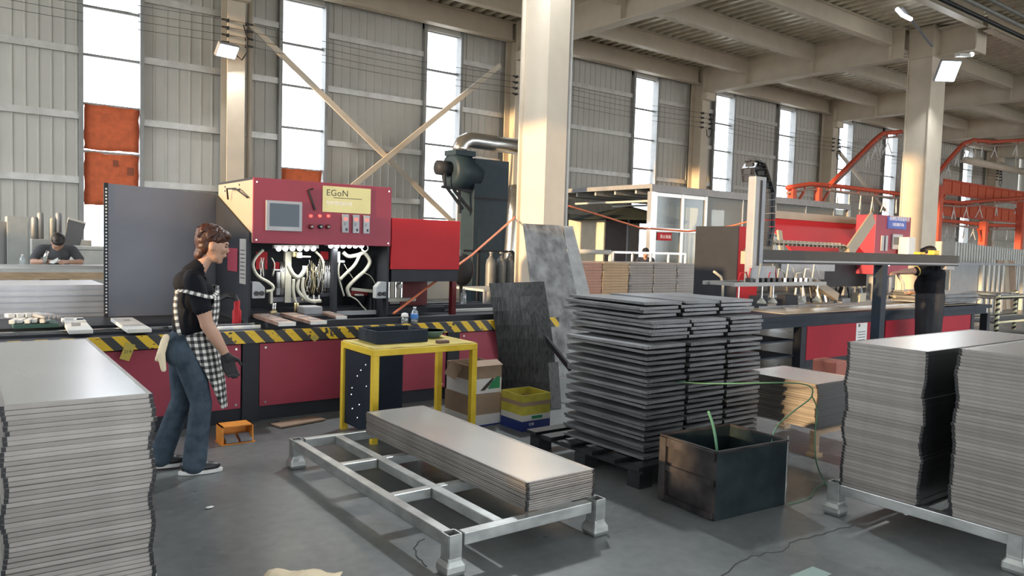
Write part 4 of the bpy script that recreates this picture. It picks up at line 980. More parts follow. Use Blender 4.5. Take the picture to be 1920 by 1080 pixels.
# tool bay beneath
box(10.9, 12.9, 6.9, 7.2, 1.0, 1.4).build('tool_beam', CHAR, m2)
box(9.6, 10.9, 6.5, 6.6, 1.15, 1.30).build('rail_profile', GREY, m2)
for k in range(14):
    x = 10.7+k*.19; MB().cyl((x, 6.85+random.uniform(-.1, .1), .76), (x, 6.85, 1.0), random.choice((.02, .035)), 8).build('spindle', random.choice((CHROME, GOLD, BLACK, GREY)), m2)
for x in (12.75, 13.0, 13.25): MB().lathe((x, 6.7, .78), [(.03, 0), (.04, .1), (.075, .14), (.075, .38), (.05, .42)], 10).build('motor', GREY, m2, smooth=True)
MB().tube([(13.5, 6.65, 1.22), (13.6, 6.6, 1.05), (13.62, 6.6, .9), (13.45, 6.6, .82), (13.3, 6.6, .84)], .03, 6).build('hose', HOSE, m2, smooth=True)
MB().obox((11.25, 6.7, .98), (.75, .1, .12), Euler((0, .35, 0)).to_matrix()).build('slanted_plate', BEIGE, m2)
for (x, w_, z, mt) in ((10.2, .3, .9, CHAR), (10.55, .2, .88, GREY), (11.8, .25, .82, GREY), (12.35, .2, .9, HOSE), (9.5, .25, .9, CHAR)): box(x, x+w_, 6.7, 6.85, .73, z).build('tool_block', mt, m2)
for y, x0, x1 in ((6.35, 9.7, 12.4), (6.1, 10.0, 13.6), (6.55, 9.4, 14.0)): box(x0, x1, y, y+.05, .73, .76).build('slide_rail', CHROME if y < 6.5 else GREY, m2)
# gantry in front
g = thing('gantry', 'grey gantry with long beam, tall slide and suction frame', 'gantry', (9.5, 5.1, 0)); GY = 5.1
box(7.05, 12.02, GY-.06, GY+.08, 1.42, 1.575).build('beam', mat('gantry_dark', (.060, .054, .048), .6, .0, spec=.3), g)
box(7.2, 12.0, GY-.075, GY-.06, 1.44, 1.46).build('guide_rail', GREY, g)
box(11.6, 11.85, GY-.08, GY-.0, 1.37, 1.419).build('end_clamp', GREY, g)
box(7.03, 7.12, GY-.07, GY+.1, 1.41, 1.55).build('end_cap', BEIGE, g)
box(9.82, 9.95, GY-.06, GY+.06, 0, 1.42).build('post', NAVY, g)
box(9.70, 10.07, GY-.12, GY+.14, 0, .02).build('base_plate', CHAR, g)
a = at(1424, 330, Y=GY-.1); b = at(1448, 525, Y=GY-.1)
box(6.88, 7.07, GY-.16, GY-.062, 1.19, 2.35).build('vertical_slide', GREY, g, bevel=.01)
box(6.96, 6.99, GY-.168, GY-.162, 1.25, 2.31).build('slide_groove', CHAR, g)
box(6.82, 7.25, GY-.20, GY-.169, 1.22, 1.40).build('carriage', GREY, g, bevel=.008)
box(7.5, 8.6, GY-.10, GY-.062, 1.34, 1.42).build('servo_rail', GREY, g)
# cable chains made of links
def chain(pts, w_, lk, nm='chain_link'):
    P = [Vector(p) for p in pts]; seg = [(b-a).length for a, b in zip(P, P[1:])]; L = sum(seg); n = int(L/lk)
    for k in range(n):
        s_ = (k+.5)*lk; i = 0
        while i < len(seg)-1 and s_ > seg[i]: s_ -= seg[i]; i += 1
        d = (P[i+1]-P[i]).normalized(); c0 = P[i]+d*s_; m = MB()
        for e in (-1, 1): m.bar(c0-d*lk*.45+Vector((0, e*w_/2, 0)), c0+d*lk*.45+Vector((0, e*w_/2, 0)), .012, .075, (0, 1, 0) if abs(d.y) < .9 else (0, 0, 1))
        m.bar(c0+Vector((0, -w_/2, 0)), c0+Vector((0, w_/2, 0)), .03, .06); m.build(nm, BLACK if nm == 'chain_link' else BEIGE, g)
zt_ = at(1437, 312, Y=GY).z
chain([(6.98, GY, 2.30), (6.95, GY, 2.43), (7.02, GY, 2.53), (7.15, GY, 2.51), (7.25, GY, 2.36), (7.35, GY, 2.20), (7.37, GY, 1.8), (7.33, GY, 1.60)], .09, .075)
chain([(7.45, GY+.02, 1.66), (8.9, GY+.02, 1.655), (9.0, GY+.02, 1.62), (9.02, GY+.02, 1.54)], .06, .085, 'cream_link')
# suction frame
for dy in (-.25, .12): box(6.45, 8.15, GY+dy-.02, GY+dy+.02, 1.185, 1.225).build('frame_bar', FRAMEM, g)
for x in (6.5, 7.25, 8.05): box(x, x+.05, GY-.25, GY+.12, 1.187, 1.222).build('cross_bar', FRAMEM, g)
for x in (6.55, 6.95, 7.15, 7.7, 8.0):
    m = MB(); m.cyl((x, GY-.25, 1.22), (x, GY-.25, 1.05), .008, 6); sc_ = m.build('suction_stem', CHROME, g)
    MB().lathe((x, GY-.25, 1.0), [(.05, 0), (.045, .02), (.02, .045), (.015, .06)], 10).build('suction_cup', HOSE, sc_, smooth=True)
for k in range(9):
    x = 6.6+k*.17; MB().tube([(x, GY-.2, 1.23), (x+.03, GY-.2, 1.32+.05*(k % 3)), (x+.16, GY-.18, 1.33+.04*(k % 2)), (x+.24, GY-.15, 1.24)], .007, 5).build('air_tube', random.choice((WHITE, HOSE, RED2)), g, smooth=True)
for k in range(12): box(6.75+k*.1, 6.80+k*.1, GY-.24, GY-.18, 1.226, 1.27).build('fitting', random.choice((CHROME, BLACK, GREY)), g)
# pneumatic cluster at the left of the machine
t = thing('valve_cluster', 'tangle of chrome fittings and a hooked tube at the left of the gantry', 'fittings', (8.25, 6.5, .73))
for k in range(14): MB().obox((7.95+random.random()*.6, 6.3+random.random()*.3, .75+random.random()*.16), (.09, .07, .05), Euler((0, 0, random.random())).to_matrix()).build('fitting', random.choice((CHROME, BLACK, GREY, HOSE)), t)
MB().tube([(8.3, 6.4, .8), (8.3, 6.4, 1.1), (8.25, 6.4, 1.2), (8.1, 6.4, 1.27)], .018, 6).build('hooked_tube', HOSE, t, smooth=True)
# yellow cloths on the beam, metal sheets on the table end
for k, (px, x_) in enumerate(((1725, 0), (1752, 0))):
    q = at(px, 474, Y=GY); tag(box(q.x-.09, q.x+.08, GY-.04, GY+.05, 1.576, 1.61+.03*k).build('yellow_clamp', YEL, bevel=.01), '%s yellow clamp sitting on the gantry beam by the man' % ('left' if k == 0 else 'right'), 'clamp', 'yellow clamps')
for k in range(9):
    o = MB().obox((14.1+random.uniform(-.1, .1), 6.3, .77+k*.02), (1.5, .9, .016), Euler((0, 0, random.uniform(-.12, .12))).to_matrix()).build('metal_sheet', DSTEEL)
    tag(o, '%s from the top, thin dark metal sheet piled on the machine table end' % nth(9-k), 'sheet', 'sheets on the machine table')
# ================================================================== STACKS BEHIND THE CENTRE COLUMN
SM = {}
def backstack(x0, x1, y0, y1, z0, z1, th, mt, label, grp):
    n = int((z1-z0)/th); me = MB(); wd, ln = x1-x0, y1-y0
    me.box(-wd/2+.008, wd/2-.008, -ln/2+.008, ln/2-.008, 0, th*.25).box(-wd/2, wd/2, -ln/2, ln/2, th*.25, th*.98); me = me.mesh('panel', mt)
    for k in range(n):
        tag(inst(me, 'panel', None, ((x0+x1)/2+random.uniform(-.008, .008), (y0+y1)/2+random.uniform(-.008, .008), z0+k*th), (0, 0, random.uniform(-.006, .006)), False), '%s from the top, %s' % (nth(n-k), label), 'panel', grp)
xs = [at(px, 500, Y=10).x for px in (1078, 1130, 1180, 1226, 1270, 1308)]
REDP = mat('reddish_panel', (.56, .38, .33), .5, .1); GRP = mat('grey_panel', (.42, .45, .49), .5, .1); BGP = mat('beige_panel', (.62, .52, .38), .5, .2)
for k, (mt, nm) in enumerate(((REDP, 'reddish panel in the leftmost back stack'), (BGP, 'sand-coloured panel in the second back stack'), (GRP, 'grey panel in the third back stack'), (GRP, 'grey panel in the fourth back stack'), (GRP, 'grey panel in the rightmost back stack'))):
    x0, x1 = xs[k]+.012, xs[k+1]-.012
    tag(box(x0+.05, x1-.05, 10.05, 10.9, 0, .12).build('timber_skid', WOOD), 'timber skid under the %s of the five back stacks' % ['leftmost', 'second', 'third', 'fourth', 'rightmost'][k], 'skid', 'skids under the back stacks')
    backstack(x0, x1, 10.0, 11.0, .121, 1.315, .05, mt, nm + ' behind the centre column', 'back stack %d' % (k+1))
tag(MB().tube([at(1068, 500, Y=9.2), at(1072, 530, Y=9.1), at(1083, 548, Y=9.0), at(1075, 560, Y=9.0), at(1064, 552, Y=9.0), at(1072, 575, Y=9.0), at(1068, 600, Y=9.0), at(1074, 615, Y=9.0), Vector((at(1074, 615, Y=9.0).x, 9.0, .035))], .035, 8).build('cable_coil', BGP, smooth=True), 'sand-coloured coil of cable hanging right of the silver sheet', 'coil')
# ================================================================== BOOTH (aluminium frame, open left side, glazed front)
bz = 3.05
bxc, bxr, by1 = at(1222, 352, Y=13).x, 23.0, 17.0
bo = thing('booth', 'aluminium-framed workshop booth with flat roof, open side and glazed front', 'booth', (bxc, 13, 0))
ROOFM = mat('booth_roof', (.16, .16, .155), .6)
box(bxc, bxr, 13.0, by1, bz, bz+.08).build('roof', ROOFM, bo)
box(bxc-.06, bxr, 12.93, 13.0, bz-.10, bz+.08).build('roof_beam', GREY, bo); box(bxc-.06, bxc, 13.0, by1, bz-.02, bz+.09).build('roof_beam', GREY, bo)
for x, y in ((bxc-.06, 12.94), (bxc-.06, by1-.13), (bxr-.13, 12.94)): box(x, x+.13, y, y+.13, 0, bz-.10).build('post', ALU, bo)
x1_, x2_ = at(1278, 400, Y=13).x, at(1322, 400, Y=13).x
for x in (bxc+.14, x1_, x2_): box(x-.05, x+.05, 12.97, 13.05, 0, bz-.10).build('glazing_bar', ALU, bo)
for z in (.9, 1.98, bz-.20): box(bxc+.19, x2_-.05, 12.975, 13.045, z, z+.09).build('transom', ALU, bo)
for xa, xb in ((bxc+.19, x1_-.05), (x1_+.05, x2_-.05)):
    for za, zb in ((.99, 1.98), (2.07, bz-.20)): box(xa, xb, 13.0, 13.012, za, zb).build('pane', BGLASS, bo)
xx = x2_+.05
while xx < bxr-.3:
    box(xx+.02, min(xx+1.5, bxr-.14), 13.0, 13.012, 1.0, bz-.11).build('polycarbonate_sheet', POLY, bo); xx += 1.52
    box(xx-.02, xx+.02, 12.98, 13.03, 0, bz-.10).build('glazing_bar', ALU, bo)
ns = box(bxc+.22, bxc+.75, 12.955, 12.965, 1.76, 1.96).build('red_notice', RED2, bo); text('lettering', '禁止吸烟', SIGNW, ns, (bxc+.32, 12.953, 1.82), .10, (PI2, 0, 0), .001)
for k in range(5): box(bxc+.1, bxr-.2, 13.6+k*.75, 13.66+k*.75, bz-.12, bz-.005).build('roof_joist', GIRT, bo)
for x in (bxc+.7, bxc+2.2): MB().cyl((x, 13.4, 2.78), (x, 16.6, 2.78), .03, 8).build('tube_lamp', WHITE, bo)
# things inside the booth
ya_, yb_ = at(1133, 413, X=14.3).y, at(1066, 413, X=14.3).y
tag(box(14.3, 14.36, ya_, yb_, 0, at(1100, 412, X=14.3).z).build('partition_board', mat('cream_board', (.62, .57, .45), .6), bevel=.005), 'cream partition board inside the booth', 'board', 'boards in the booth')
for (p0, p1, nm, c_, lab) in ((1134, 1176, 'mauve_board', (.36, .30, .33), 'mauve partition board inside the booth'), (1178, 1200, 'pale_board', (.52, .46, .42), 'pale narrow board beside the mauve one in the booth')):
    ca, cb = at(p0, 413, Y=16.3), at(p1, 413, Y=16.3); tag(box(ca.x, cb.x, 16.3, 16.36, .0, ca.z).build('partition_board', mat(nm, c_, .6), bevel=.005), lab, 'board', 'boards in the booth')
t = thing('parasol', 'dark green parasol canopy under the booth roof', 'parasol', (at(1180, 386, Y=15.2).x, 15.2, 0))
uc = at(1180, 386, Y=15.2); rad = 1.75; PY_ = 15.2
v = [(uc.x, PY_, uc.z)]+[(uc.x+rad*math.cos(k*math.pi/4+.39), PY_+rad*math.sin(k*math.pi/4+.39), uc.z-.42) for k in range(8)]
m = MB(); m.add(v+[(p[0], p[1], p[2]-.02) for p in v], [(0, i+1, (i+1) % 8+1) for i in range(8)]+[(9, (i+1) % 8+10, i+10) for i in range(8)]+[(i+1, i+10, (i+1) % 8+10, (i+1) % 8+1) for i in range(8)]); m.build('canopy', mat('parasol_green', (.018, .028, .024), .8), t)
MB().cyl((uc.x, PY_, 0), (uc.x, PY_, uc.z), .03, 8).build('pole', GREY, t); MB().lathe((uc.x, PY_, 0), [(.3, 0), (.3, .06), (.05, .1)], 12).build('base', CHAR, t)
q = at(1217, 423, Y=12.9); t = thing('small_lamp', 'small glowing lamp at the booth corner post', 'lamp', q); MB().ball(q, .06, 10, 6).build('bulb', FLOOD, t, smooth=True); MB().cyl(q, Vector((bxc, 12.95, q.z)), .02, 6).build('holder', GREY, t)
# white pipe frame and grey rail behind the stacks
t = thing('pipe_frame', 'white tubular frame behind the back stacks', 'frame', (10.2, 12, 0)); za = at(1100, 472, Y=12).z
xa, xb = at(1062, 472, Y=12).x, at(1145, 472, Y=12).x
MB().cyl((xa, 12, za), (xb, 12, za), .05, 10).build('top_rail', WHITE, t, smooth=True)
for x in (xa, xb): MB().cyl((x, 12, 0), (x, 12, za), .05, 10).build('leg', WHITE, t, smooth=True)
t = thing('guard_rail', 'thin grey guard rail in front of the booth', 'rail', (13, 12.2, 0)); xa, xb = at(1150, 472, Y=12.2).x, at(1285, 477, Y=12.2).x; za = at(1200, 474, Y=12.2).z
MB().bar((xa, 12.2, za), (xb, 12.2, za), .04, .05).build('top_rail', ALU, t)
for k in range(5): x = xa+(xb-xa)*k/4; MB().cyl((x, 12.2, 0), (x, 12.2, za), .03, 8).build('post', ALU, t)
# ================================================================== BLOWER / DUST COLLECTOR
bl = thing('dust_collector', 'dark blue dust collector cabinet with blower and silver duct', 'dust collector', (10.4, 15, 0))
xa, xb = at(888, 400, Y=15).x, at(952, 400, Y=15).x
box(xa, xb, 15, 15.55, 0, 3.56).build('cabinet', BLUE, bl, bevel=.01); box(xa-.01, xb+.01, 14.985, 14.999, 2.6, 2.65).build('seam', CHAR, bl)
box(xa+.15, xb-.15, 14.98, 14.999, .3, 1.9).build('door', BLUE, bl)
q = at(862, 322, Y=15.2)
m = MB(); m.tube([q+Vector((-.28, 0, 0)), q+Vector((-.25, 0, 0)), q+Vector((.15, 0, 0)), q+Vector((.35, 0, -.05)), q+Vector((.52, 0, -.1))], [.30, .42, .42, .30, .26], 20); m.build('fan_housing', BLUE, bl, smooth=True)
m = MB(); m.cyl(q+Vector((-.62, 0, .05)), q+Vector((-.28, 0, .05)), .17, 14); m.build('motor', CHAR, bl, smooth=True)
for a, b in (((828, 350), (890, 360)), ((834, 312), (834, 350)), ((838, 352), (868, 392)), ((850, 355), (888, 402)), ((862, 345), (862, 400))): MB().bar(at(*a, Y=15.1), at(*b, Y=15.1), .05, .06).build('bracket_bar', CHAR, bl)
box(q.x-.28, q.x+.28, 14.95, 15.45, q.z+.36, q.z+.48).build('outlet_collar', BLUE, bl)
DUCT = mat('spiral_duct', (.55, .56, .55), .25, .9, .1, 10)
zq = at(900, 290, Y=15.2).z
P = [q+Vector((0, 0, .45)), q+Vector((0, 0, .55)), q+Vector((.07, 0, .68)), q+Vector((.22, 0, .76)), q+Vector((.4, 0, .77)), Vector((xb+1.6, 15.2, q.z+.72))]
MB().tube(P, .19, 16).build('duct', DUCT, bl, smooth=True)
t = thing('leaning_tube', 'thick ribbed grey pipe leaning beside the dust collector', 'pipe', at(962, 540, Y=14)); MB().tube([Vector((at(957, 540, Y=14).x-.05, 13.95, .02)), at(957, 540, Y=14), at(958, 480, Y=14), at(964, 400, Y=14.1), at(967, 350, Y=14.2)], .17, 12).build('ribbed_pipe', DUCT, t, smooth=True)
CYL = mat('cylinder_steel', (.18, .19, .19), .5, .2, .15)
for k, px in enumerate((921, 940, 955)):
    q = at(px, 476, Y=13+.02*k); t = thing('gas_cylinder', '%s of the three grey gas cylinders by the dust collector' % ['left', 'middle', 'right'][k], 'gas cylinder', (q.x, q.y, 0), group='gas cylinders')
    MB().lathe((q.x, q.y, 0), [(.10, 0), (.112, .02), (.112, 1.12), (.09, 1.22), (.045, 1.27), (.045, 1.30)], 16).build('body', CYL, t, smooth=True); MB().lathe((q.x, q.y, 1.29), [(.03, 0), (.03, .05), (.045, .06), (.045, .09)], 10).build('valve', CYL, t)
t = thing('cylinder_rack', 'dark rack holding the gas cylinders', 'rack', (9.3, 13.3, 0)); a, b = at(868, 470, Y=13.3), at(962, 472, Y=13.3)
MB().bar((a.x, 13.3, a.z), (b.x, 13.3, a.z), .05, .05).build('top_bar', CHAR, t)
for x in (a.x+.4, b.x): MB().bar((x, 13.3, 0), (x, 13.3, a.z), .05, .05).build('upright', CHAR, t)
tag(box(7.6, 8.6, 11.0, 11.9, .70, .74).build('table_board', LGREY), 'pale bench board behind the red machine', 'board')
for x in (7.65, 8.5):
    for y in (11.05, 11.8): pass
t = thing('trestle', 'small frame carrying the pale bench board', 'trestle', (8.1, 11.4, 0))
for x in (7.66, 8.5):
    for y in (11.06, 11.8): box(x, x+.05, y, y+.05, 0, .699).build('leg', GREY, t)
# ================================================================== LEFT BACKGROUND
backstack(-.6, 1.27, 8.5, 9.4, .101, 1.085, .058, mat('pale_panel', (.52, .55, .60), .45, .45), 'pale ribbed panel in the low stack left of the guard screen', 'stack left of the screen')
tag(box(-.5, 1.2, 8.6, 9.3, 0, .10).build('timber_skid', WOOD), 'timber skid under the low stack left of the guard screen', 'skid')
wt = thing('work_bench', 'long plywood bench where the bending man works', 'bench', (.9, 11.7, 0))
box(-1.2, 2.2, 11.3, 12.2, 1.02, 1.06).build('top', LGREY, wt); box(-1.2, 2.2, 11.3, 11.34, .93, 1.02).build('apron', WOOD, wt)
for x in (-1.1, .05, .78, 1.32, 2.05): box(x, x+.07, 11.34, 11.42, 0, .93).build('leg', YELD, wt)
for x in (-1.1, 2.05): box(x, x+.07, 12.1, 12.18, 0, 1.02).build('leg', YELD, wt)
tag(MB().obox((1.15, 11.55, 1.085), (1.6, .34, .045), Euler((0, 0, .03)).to_matrix()).build('aluminium_profile', ALU), 'long aluminium profile on the bench before the bending man', 'profile')
bottle(at(42, 486, Y=11.8).x, 11.8, 1.061, 'small clear bottle on the far left bench', .17, .035, False)
def cabinet(px0, py0, px1, z0, Y, mt, label, nm='metal_cabinet', d=.5):
    a, b = at(px0, py0, Y=Y), at(px1, py0, Y=Y); t = thing(nm, label, 'cabinet', ((a.x+b.x)/2, Y+d/2, z0)); h = a.z-z0
    box(a.x, b.x, Y, Y+d, z0, a.z).build('body', mt, t, bevel=.006); dr = box(a.x+.03, b.x-.03, Y-.012, Y, z0+h*.05, z0+h*.52).build('door', mt, t); box(a.x+.03, b.x-.03, Y-.012, Y, z0+h*.56, z0+h*.95).build('door', mt, t)
    return t
CG = mat('cabinet_grey', (.36, .37, .35), .5, .15)
cabinet(13, 405, 56, 0, 14.0, CG, 'tall grey cabinet behind the far left bench')
cabinet(-40, 414, 12, 0, 14.1, mat('cabinet_dark', (.22, .22, .22), .5), 'dark cabinet cut off at the far left edge')
t = cabinet(60, 448, 172, 0, 15.0, LGREY, 'low pale cupboard behind the bending man', 'low_cupboard', .6)
for k, px in enumerate((65, 76, 98, 110)):
    q = at(px, 449, Y=15.2); tag(MB().lathe((q.x, 15.2, q.z+.002), [(.05, 0), (.05, .35+.08*(k % 2)), (.035, .38+.08*(k % 2))], 10).build('metal_rod', (FRAMEM, FRAMEM, HOSE, GREY)[k], smooth=True), '%s upright tube standing on the cupboard behind the bending man' % ['leftmost', 'second', 'third white', 'rightmost'][k], 'tube', 'tubes on the cupboard')
lp = thing('framed_board', 'dark framed panel leaning to the right behind the bending man', 'panel', (1.7, 14.4, 0))
pp = [at(117, 490, Y=14.3), at(141, 490, Y=14.3), at(160, 421, Y=14.9), at(127, 412, Y=14.9)]
for i_, j_ in ((0, 3), (1, 2)): pp[i_] = pp[i_] - (pp[j_]-pp[i_])*(pp[i_].z-.01)/(pp[j_]-pp[i_]).z
MB().sheet([[pp[0], pp[1]], [pp[3], pp[2]]], .05).build('sheet', mat('frame_dark', (.14, .14, .145), .5), lp)
MB().bar(pp[3], pp[2], .05, .08).build('edge_strip', LGREY, lp)
a, b = at(140, 464, Y=13.2), at(198, 464, Y=13.2); t = thing('white_chest', 'pale chest right of the bending man', 'chest', ((a.x+b.x)/2, 13.5, 0)); box(a.x, b.x, 13.2, 13.8, 0, a.z-.04).build('body', LGREY, t); box(a.x-.01, b.x+.01, 13.19, 13.81, a.z-.035, a.z+.02).build('lid', LGREY, t, bevel=.01)
# ================================================================== ORANGE OVERHEAD CONVEYOR AND RIGHT BACKGROUND
def track(pts, Y, label, r=.07, ties=True):
    P = [at(x, y, Y=Y) for x, y in pts]; t = thing('conveyor_track', label, 'conveyor', (P[0].x, Y, P[0].z), group='orange conveyor tracks'); Q = []
    for i in range(len(P)-1):
        for k in range(4): Q.append(P[i].lerp(P[i+1], k/4))
    Q.append(P[-1]); MB().tube(Q, r, 8).build('rail', ORANGE, t, smooth=True)
    MB().tube([q+Vector((0, .0, -.16)) for q in Q], r*.5, 6).build('chain_rail', mat('chain_grey', (.30, .22, .19), .6), t, smooth=True)
    for k in range(1, len(Q), 2): MB().bar(Q[k], Q[k]+Vector((0, 0, -.16)), .04, .04).build('trolley', ORANGE, t)
    return Q
HK = None
def hooks(Q, n, label, grp, sc=1.0):
    global HK
    if HK is None:
        m = MB(); m.tube([(0, 0, 0), (0, 0, -.16)], .018, 5).tube([(-.16, 0, -.50), (-.02, 0, -.16), (.02, 0, -.16), (.16, 0, -.50)], .02, 5).tube([(-.16, 0, -.50), (-.20, 0, -.47)], .014, 5).tube([(.16, 0, -.50), (.20, 0, -.47)], .014, 5); HK = m.mesh('wire_hanger', HOOK, True)
    for k in range(n):
        s_ = (k+.5)/n*(len(Q)-1); i = int(s_); p = Q[i].lerp(Q[min(i+1, len(Q)-1)], s_-i)
        o = inst(HK, 'wire_hanger', None, p+Vector((0, 0, -.19)), (0, random.uniform(-.1, .1), random.uniform(-.6, .6)), False); o.scale = (sc, sc, sc); tag(o, '%s from the left, %s' % (nth(k+1), label), 'hanger', grp)
CYY = 13.2
Q1 = track([(1476, 352), (1520, 345), (1560, 348), (1625, 356), (1692, 364)], CYY, 'orange conveyor rail running level left of the right column')
hooks(Q1[8:], 6, 'wire hanger on the level orange rail left of the right column', 'hangers on the level left rail')
Q2 = track([(1552, 350), (1600, 302), (1640, 262), (1655, 250), (1690, 247)], CYY, 'orange conveyor rail climbing left of the right column')
hooks(Q2[6:15], 5, 'wire hanger on the climbing orange rail left of the right column', 'hangers on the climbing left rail')
Q3 = track([(1752, 332), (1778, 300), (1805, 270), (1825, 262), (1860, 266), (1925, 262)], CYY, 'orange conveyor rail climbing right of the right column')
hooks(Q3[3:], 7, 'wire hanger on the climbing orange rail right of the right column', 'hangers on the climbing right rail', .9)
Q4 = track([(1755, 376), (1800, 380), (1850, 376), (1925, 370)], CYY+.6, 'middle level orange rail right of the right column')
hooks(Q4, 6, 'wire hanger on the middle level orange rail at right', 'hangers on the middle right rail')
Q5 = track([(1752, 412), (1800, 416), (1850, 422), (1925, 424)], CYY-.4, 'lowest level orange rail right of the right column')
hooks(Q5, 9, 'wire hanger on the lowest orange rail at right', 'hangers on the lowest right rail', .85)
for k, (px, y0) in enumerate(((1762, 348), (1846, 415), (1916, 378))):
    q = at(px, y0, Y=12.6); t = thing('conveyor_post', '%s orange post carrying the conveyor at right' % ['left', 'middle', 'right'][k], 'post', (q.x, 12.6, 0), group='conveyor posts'); box(q.x-.12, q.x+.12, 12.5, 12.74, 0, q.z).build('upright', ORANGE, t); box(q.x-.25, q.x+.25, 12.4, 12.84, 0, .03).build('base_plate', ORANGE, t)
    for s_ in (-1, 1): MB().bar((q.x, 12.62, q.z-.9), (q.x+s_*.5, 12.62, q.z-.3), .06, .06).build('knee_brace', ORANGE, t)
q0, q1 = at(1486, 348, Y=13.2), at(1535, 346, Y=13.2)
for k, q in enumerate((q0, q1)):
    t = thing('conveyor_post', '%s orange post under the level rail left of the right column' % ['left', 'right'][k], 'post', (q.x, 13.2, bz+.08), group='conveyor posts'); box(q.x-.09, q.x+.09, 13.11, 13.29, bz+.081, q.z-.1).build('upright', ORANGE, t); MB().bar((q.x, 13.2, q.z-.8), (q.x+.6, 13.2, q.z-.15), .06, .06).build('knee_brace', ORANGE, t)
for k, (y0, y1) in enumerate(((346, 362), (386, 403))):
    a, b = at(1768, y1, Y=14.6), at(1925, y0, Y=14.6); t = thing('mesh_guard', '%s band of orange mesh along the conveyor at right' % ['upper', 'lower'][k], 'guard', (a.x, 14.6, a.z), group='orange mesh guards')
    n = 14
    for z_ in (a.z, a.z+.55): MB().bar((a.x, 14.6, z_), (b.x+3, 14.6, z_), .06, .08).build('edge_bar', ORANGE, t)
    box(a.x, b.x+3, 14.62, 14.63, a.z, a.z+.55).build('mesh', CONVMESH, t)
    for j in range(n+1): x = a.x+(b.x+3-a.x)*j/n; box(x-.02, x+.02, 14.59, 14.62, a.z, a.z+.55).build('mesh_bar', ORANGE, t)
a, b = at(1810, 300, Y=16), at(1905, 297, Y=16); t = thing('air_duct', 'pale horizontal duct behind the conveyor at right', 'duct', a); MB().cyl((a.x, 16, a.z), (b.x+2, 16, a.z), .16, 12).build('tube', STEEL, t, smooth=True)
for x in (a.x+1, b.x): MB().cyl((x, 16, a.z), (x, 16, ZD), .03, 6).build('hanger_rod', STEEL, t)
# corrugated sheets stacked upright, frames, trolley
a, b = at(1792, 453, Y=10.5), at(1925, 462, Y=10.5)
t = thing('corrugated_stock', 'row of upright pale corrugated sheets behind the man', 'sheets', ((a.x+b.x)/2, 10.8, 0))
n = 34
for k in range(n): x = a.x+(b.x+1-a.x)*k/n; box(x, x+.12, 10.5, 11.2, .4, a.z-.15*math.sin(k*.05)).build('sheet', LGREY, t)
box(a.x, b.x+1, 10.6, 11.1, 0, .4).build('stand', CHAR, t)
a, b = at(1787, 492, Y=9.2), at(1925, 500, Y=9.2)
t = thing('sheet_rack', 'grey rack with upright slats behind the man', 'rack', ((a.x+b.x)/2, 9.3, 0))
box(a.x, b.x+.6, 9.2, 9.3, a.z-.06, a.z).build('top_bar', GREY, t); box(a.x, at(1838, 500, Y=9.2).x, 9.24, 9.27, 0, a.z-.06).build('sheet', mat('rack_sheet', (.26, .27, .28), .5, .2), t)
for px in (1840, 1851, 1860, 1869, 1878, 1917): x = at(px, 520, Y=9.2).x; box(x-.06, x+.06, 9.15, 9.24, 0, a.z-.06).build('slat', LGREY, t)
for px in (1885, 1898, 1906): x = at(px, 520, Y=9.4).x; MB().obox((x, 9.5, .75), (.5, .03, 1.5), Euler((-.12, .06, 0)).to_matrix()).build('leaning_board', CARD if px != 1898 else BEIGE, t)
TAPE = stripes('warning_tape', (.03, .03, .03), (.75, .70, .45), (0, .6, 1), .10, .45, .5, False)
a, b = at(1868, 553, Y=5.9), at(1915, 550, Y=6.5)
t = thing('taped_trolley', 'tape-wrapped tubular trolley at the right edge', 'trolley', ((a.x+b.x)/2, 6.2, 0))
for x in (a.x+.1, b.x): 
    for y in (5.9, 6.6): MB().cyl((x, y, .02), (x, y, a.z), .04, 8).build('post', TAPE, t, smooth=True)
for z_ in (.35, a.z-.06):
    for y in (5.9, 6.6): MB().cyl((a.x+.1, y, z_), (b.x, y, z_), .03, 8).build('rail', TAPE, t, smooth=True)
    box(a.x+.1, b.x, 5.9, 6.6, z_-.03, z_).build('shelf', GREY, t)
for k in range(6): tag(MB().obox((a.x+.35+.13*k, 6.25, a.z+.01), (.1, .7, .02), Euler((0, 0, random.uniform(-.2, .2))).to_matrix()).build('metal_offcut', random.choice((DSTEEL, CHROME))), '%s from the left, metal offcut strip on the tape-wrapped trolley' % nth(k+1), 'offcut', 'offcuts on the trolley')
tag(box(at(1570, 652, Y=4.6).x, at(1592, 652, Y=4.6).x, 4.6, 4.9, 0, .33).build('red_crate', mat('crate_brown_red', (.30, .09, .06), .6), bevel=.02), 'brown-red plastic tub between the right stacks and the table', 'tub')
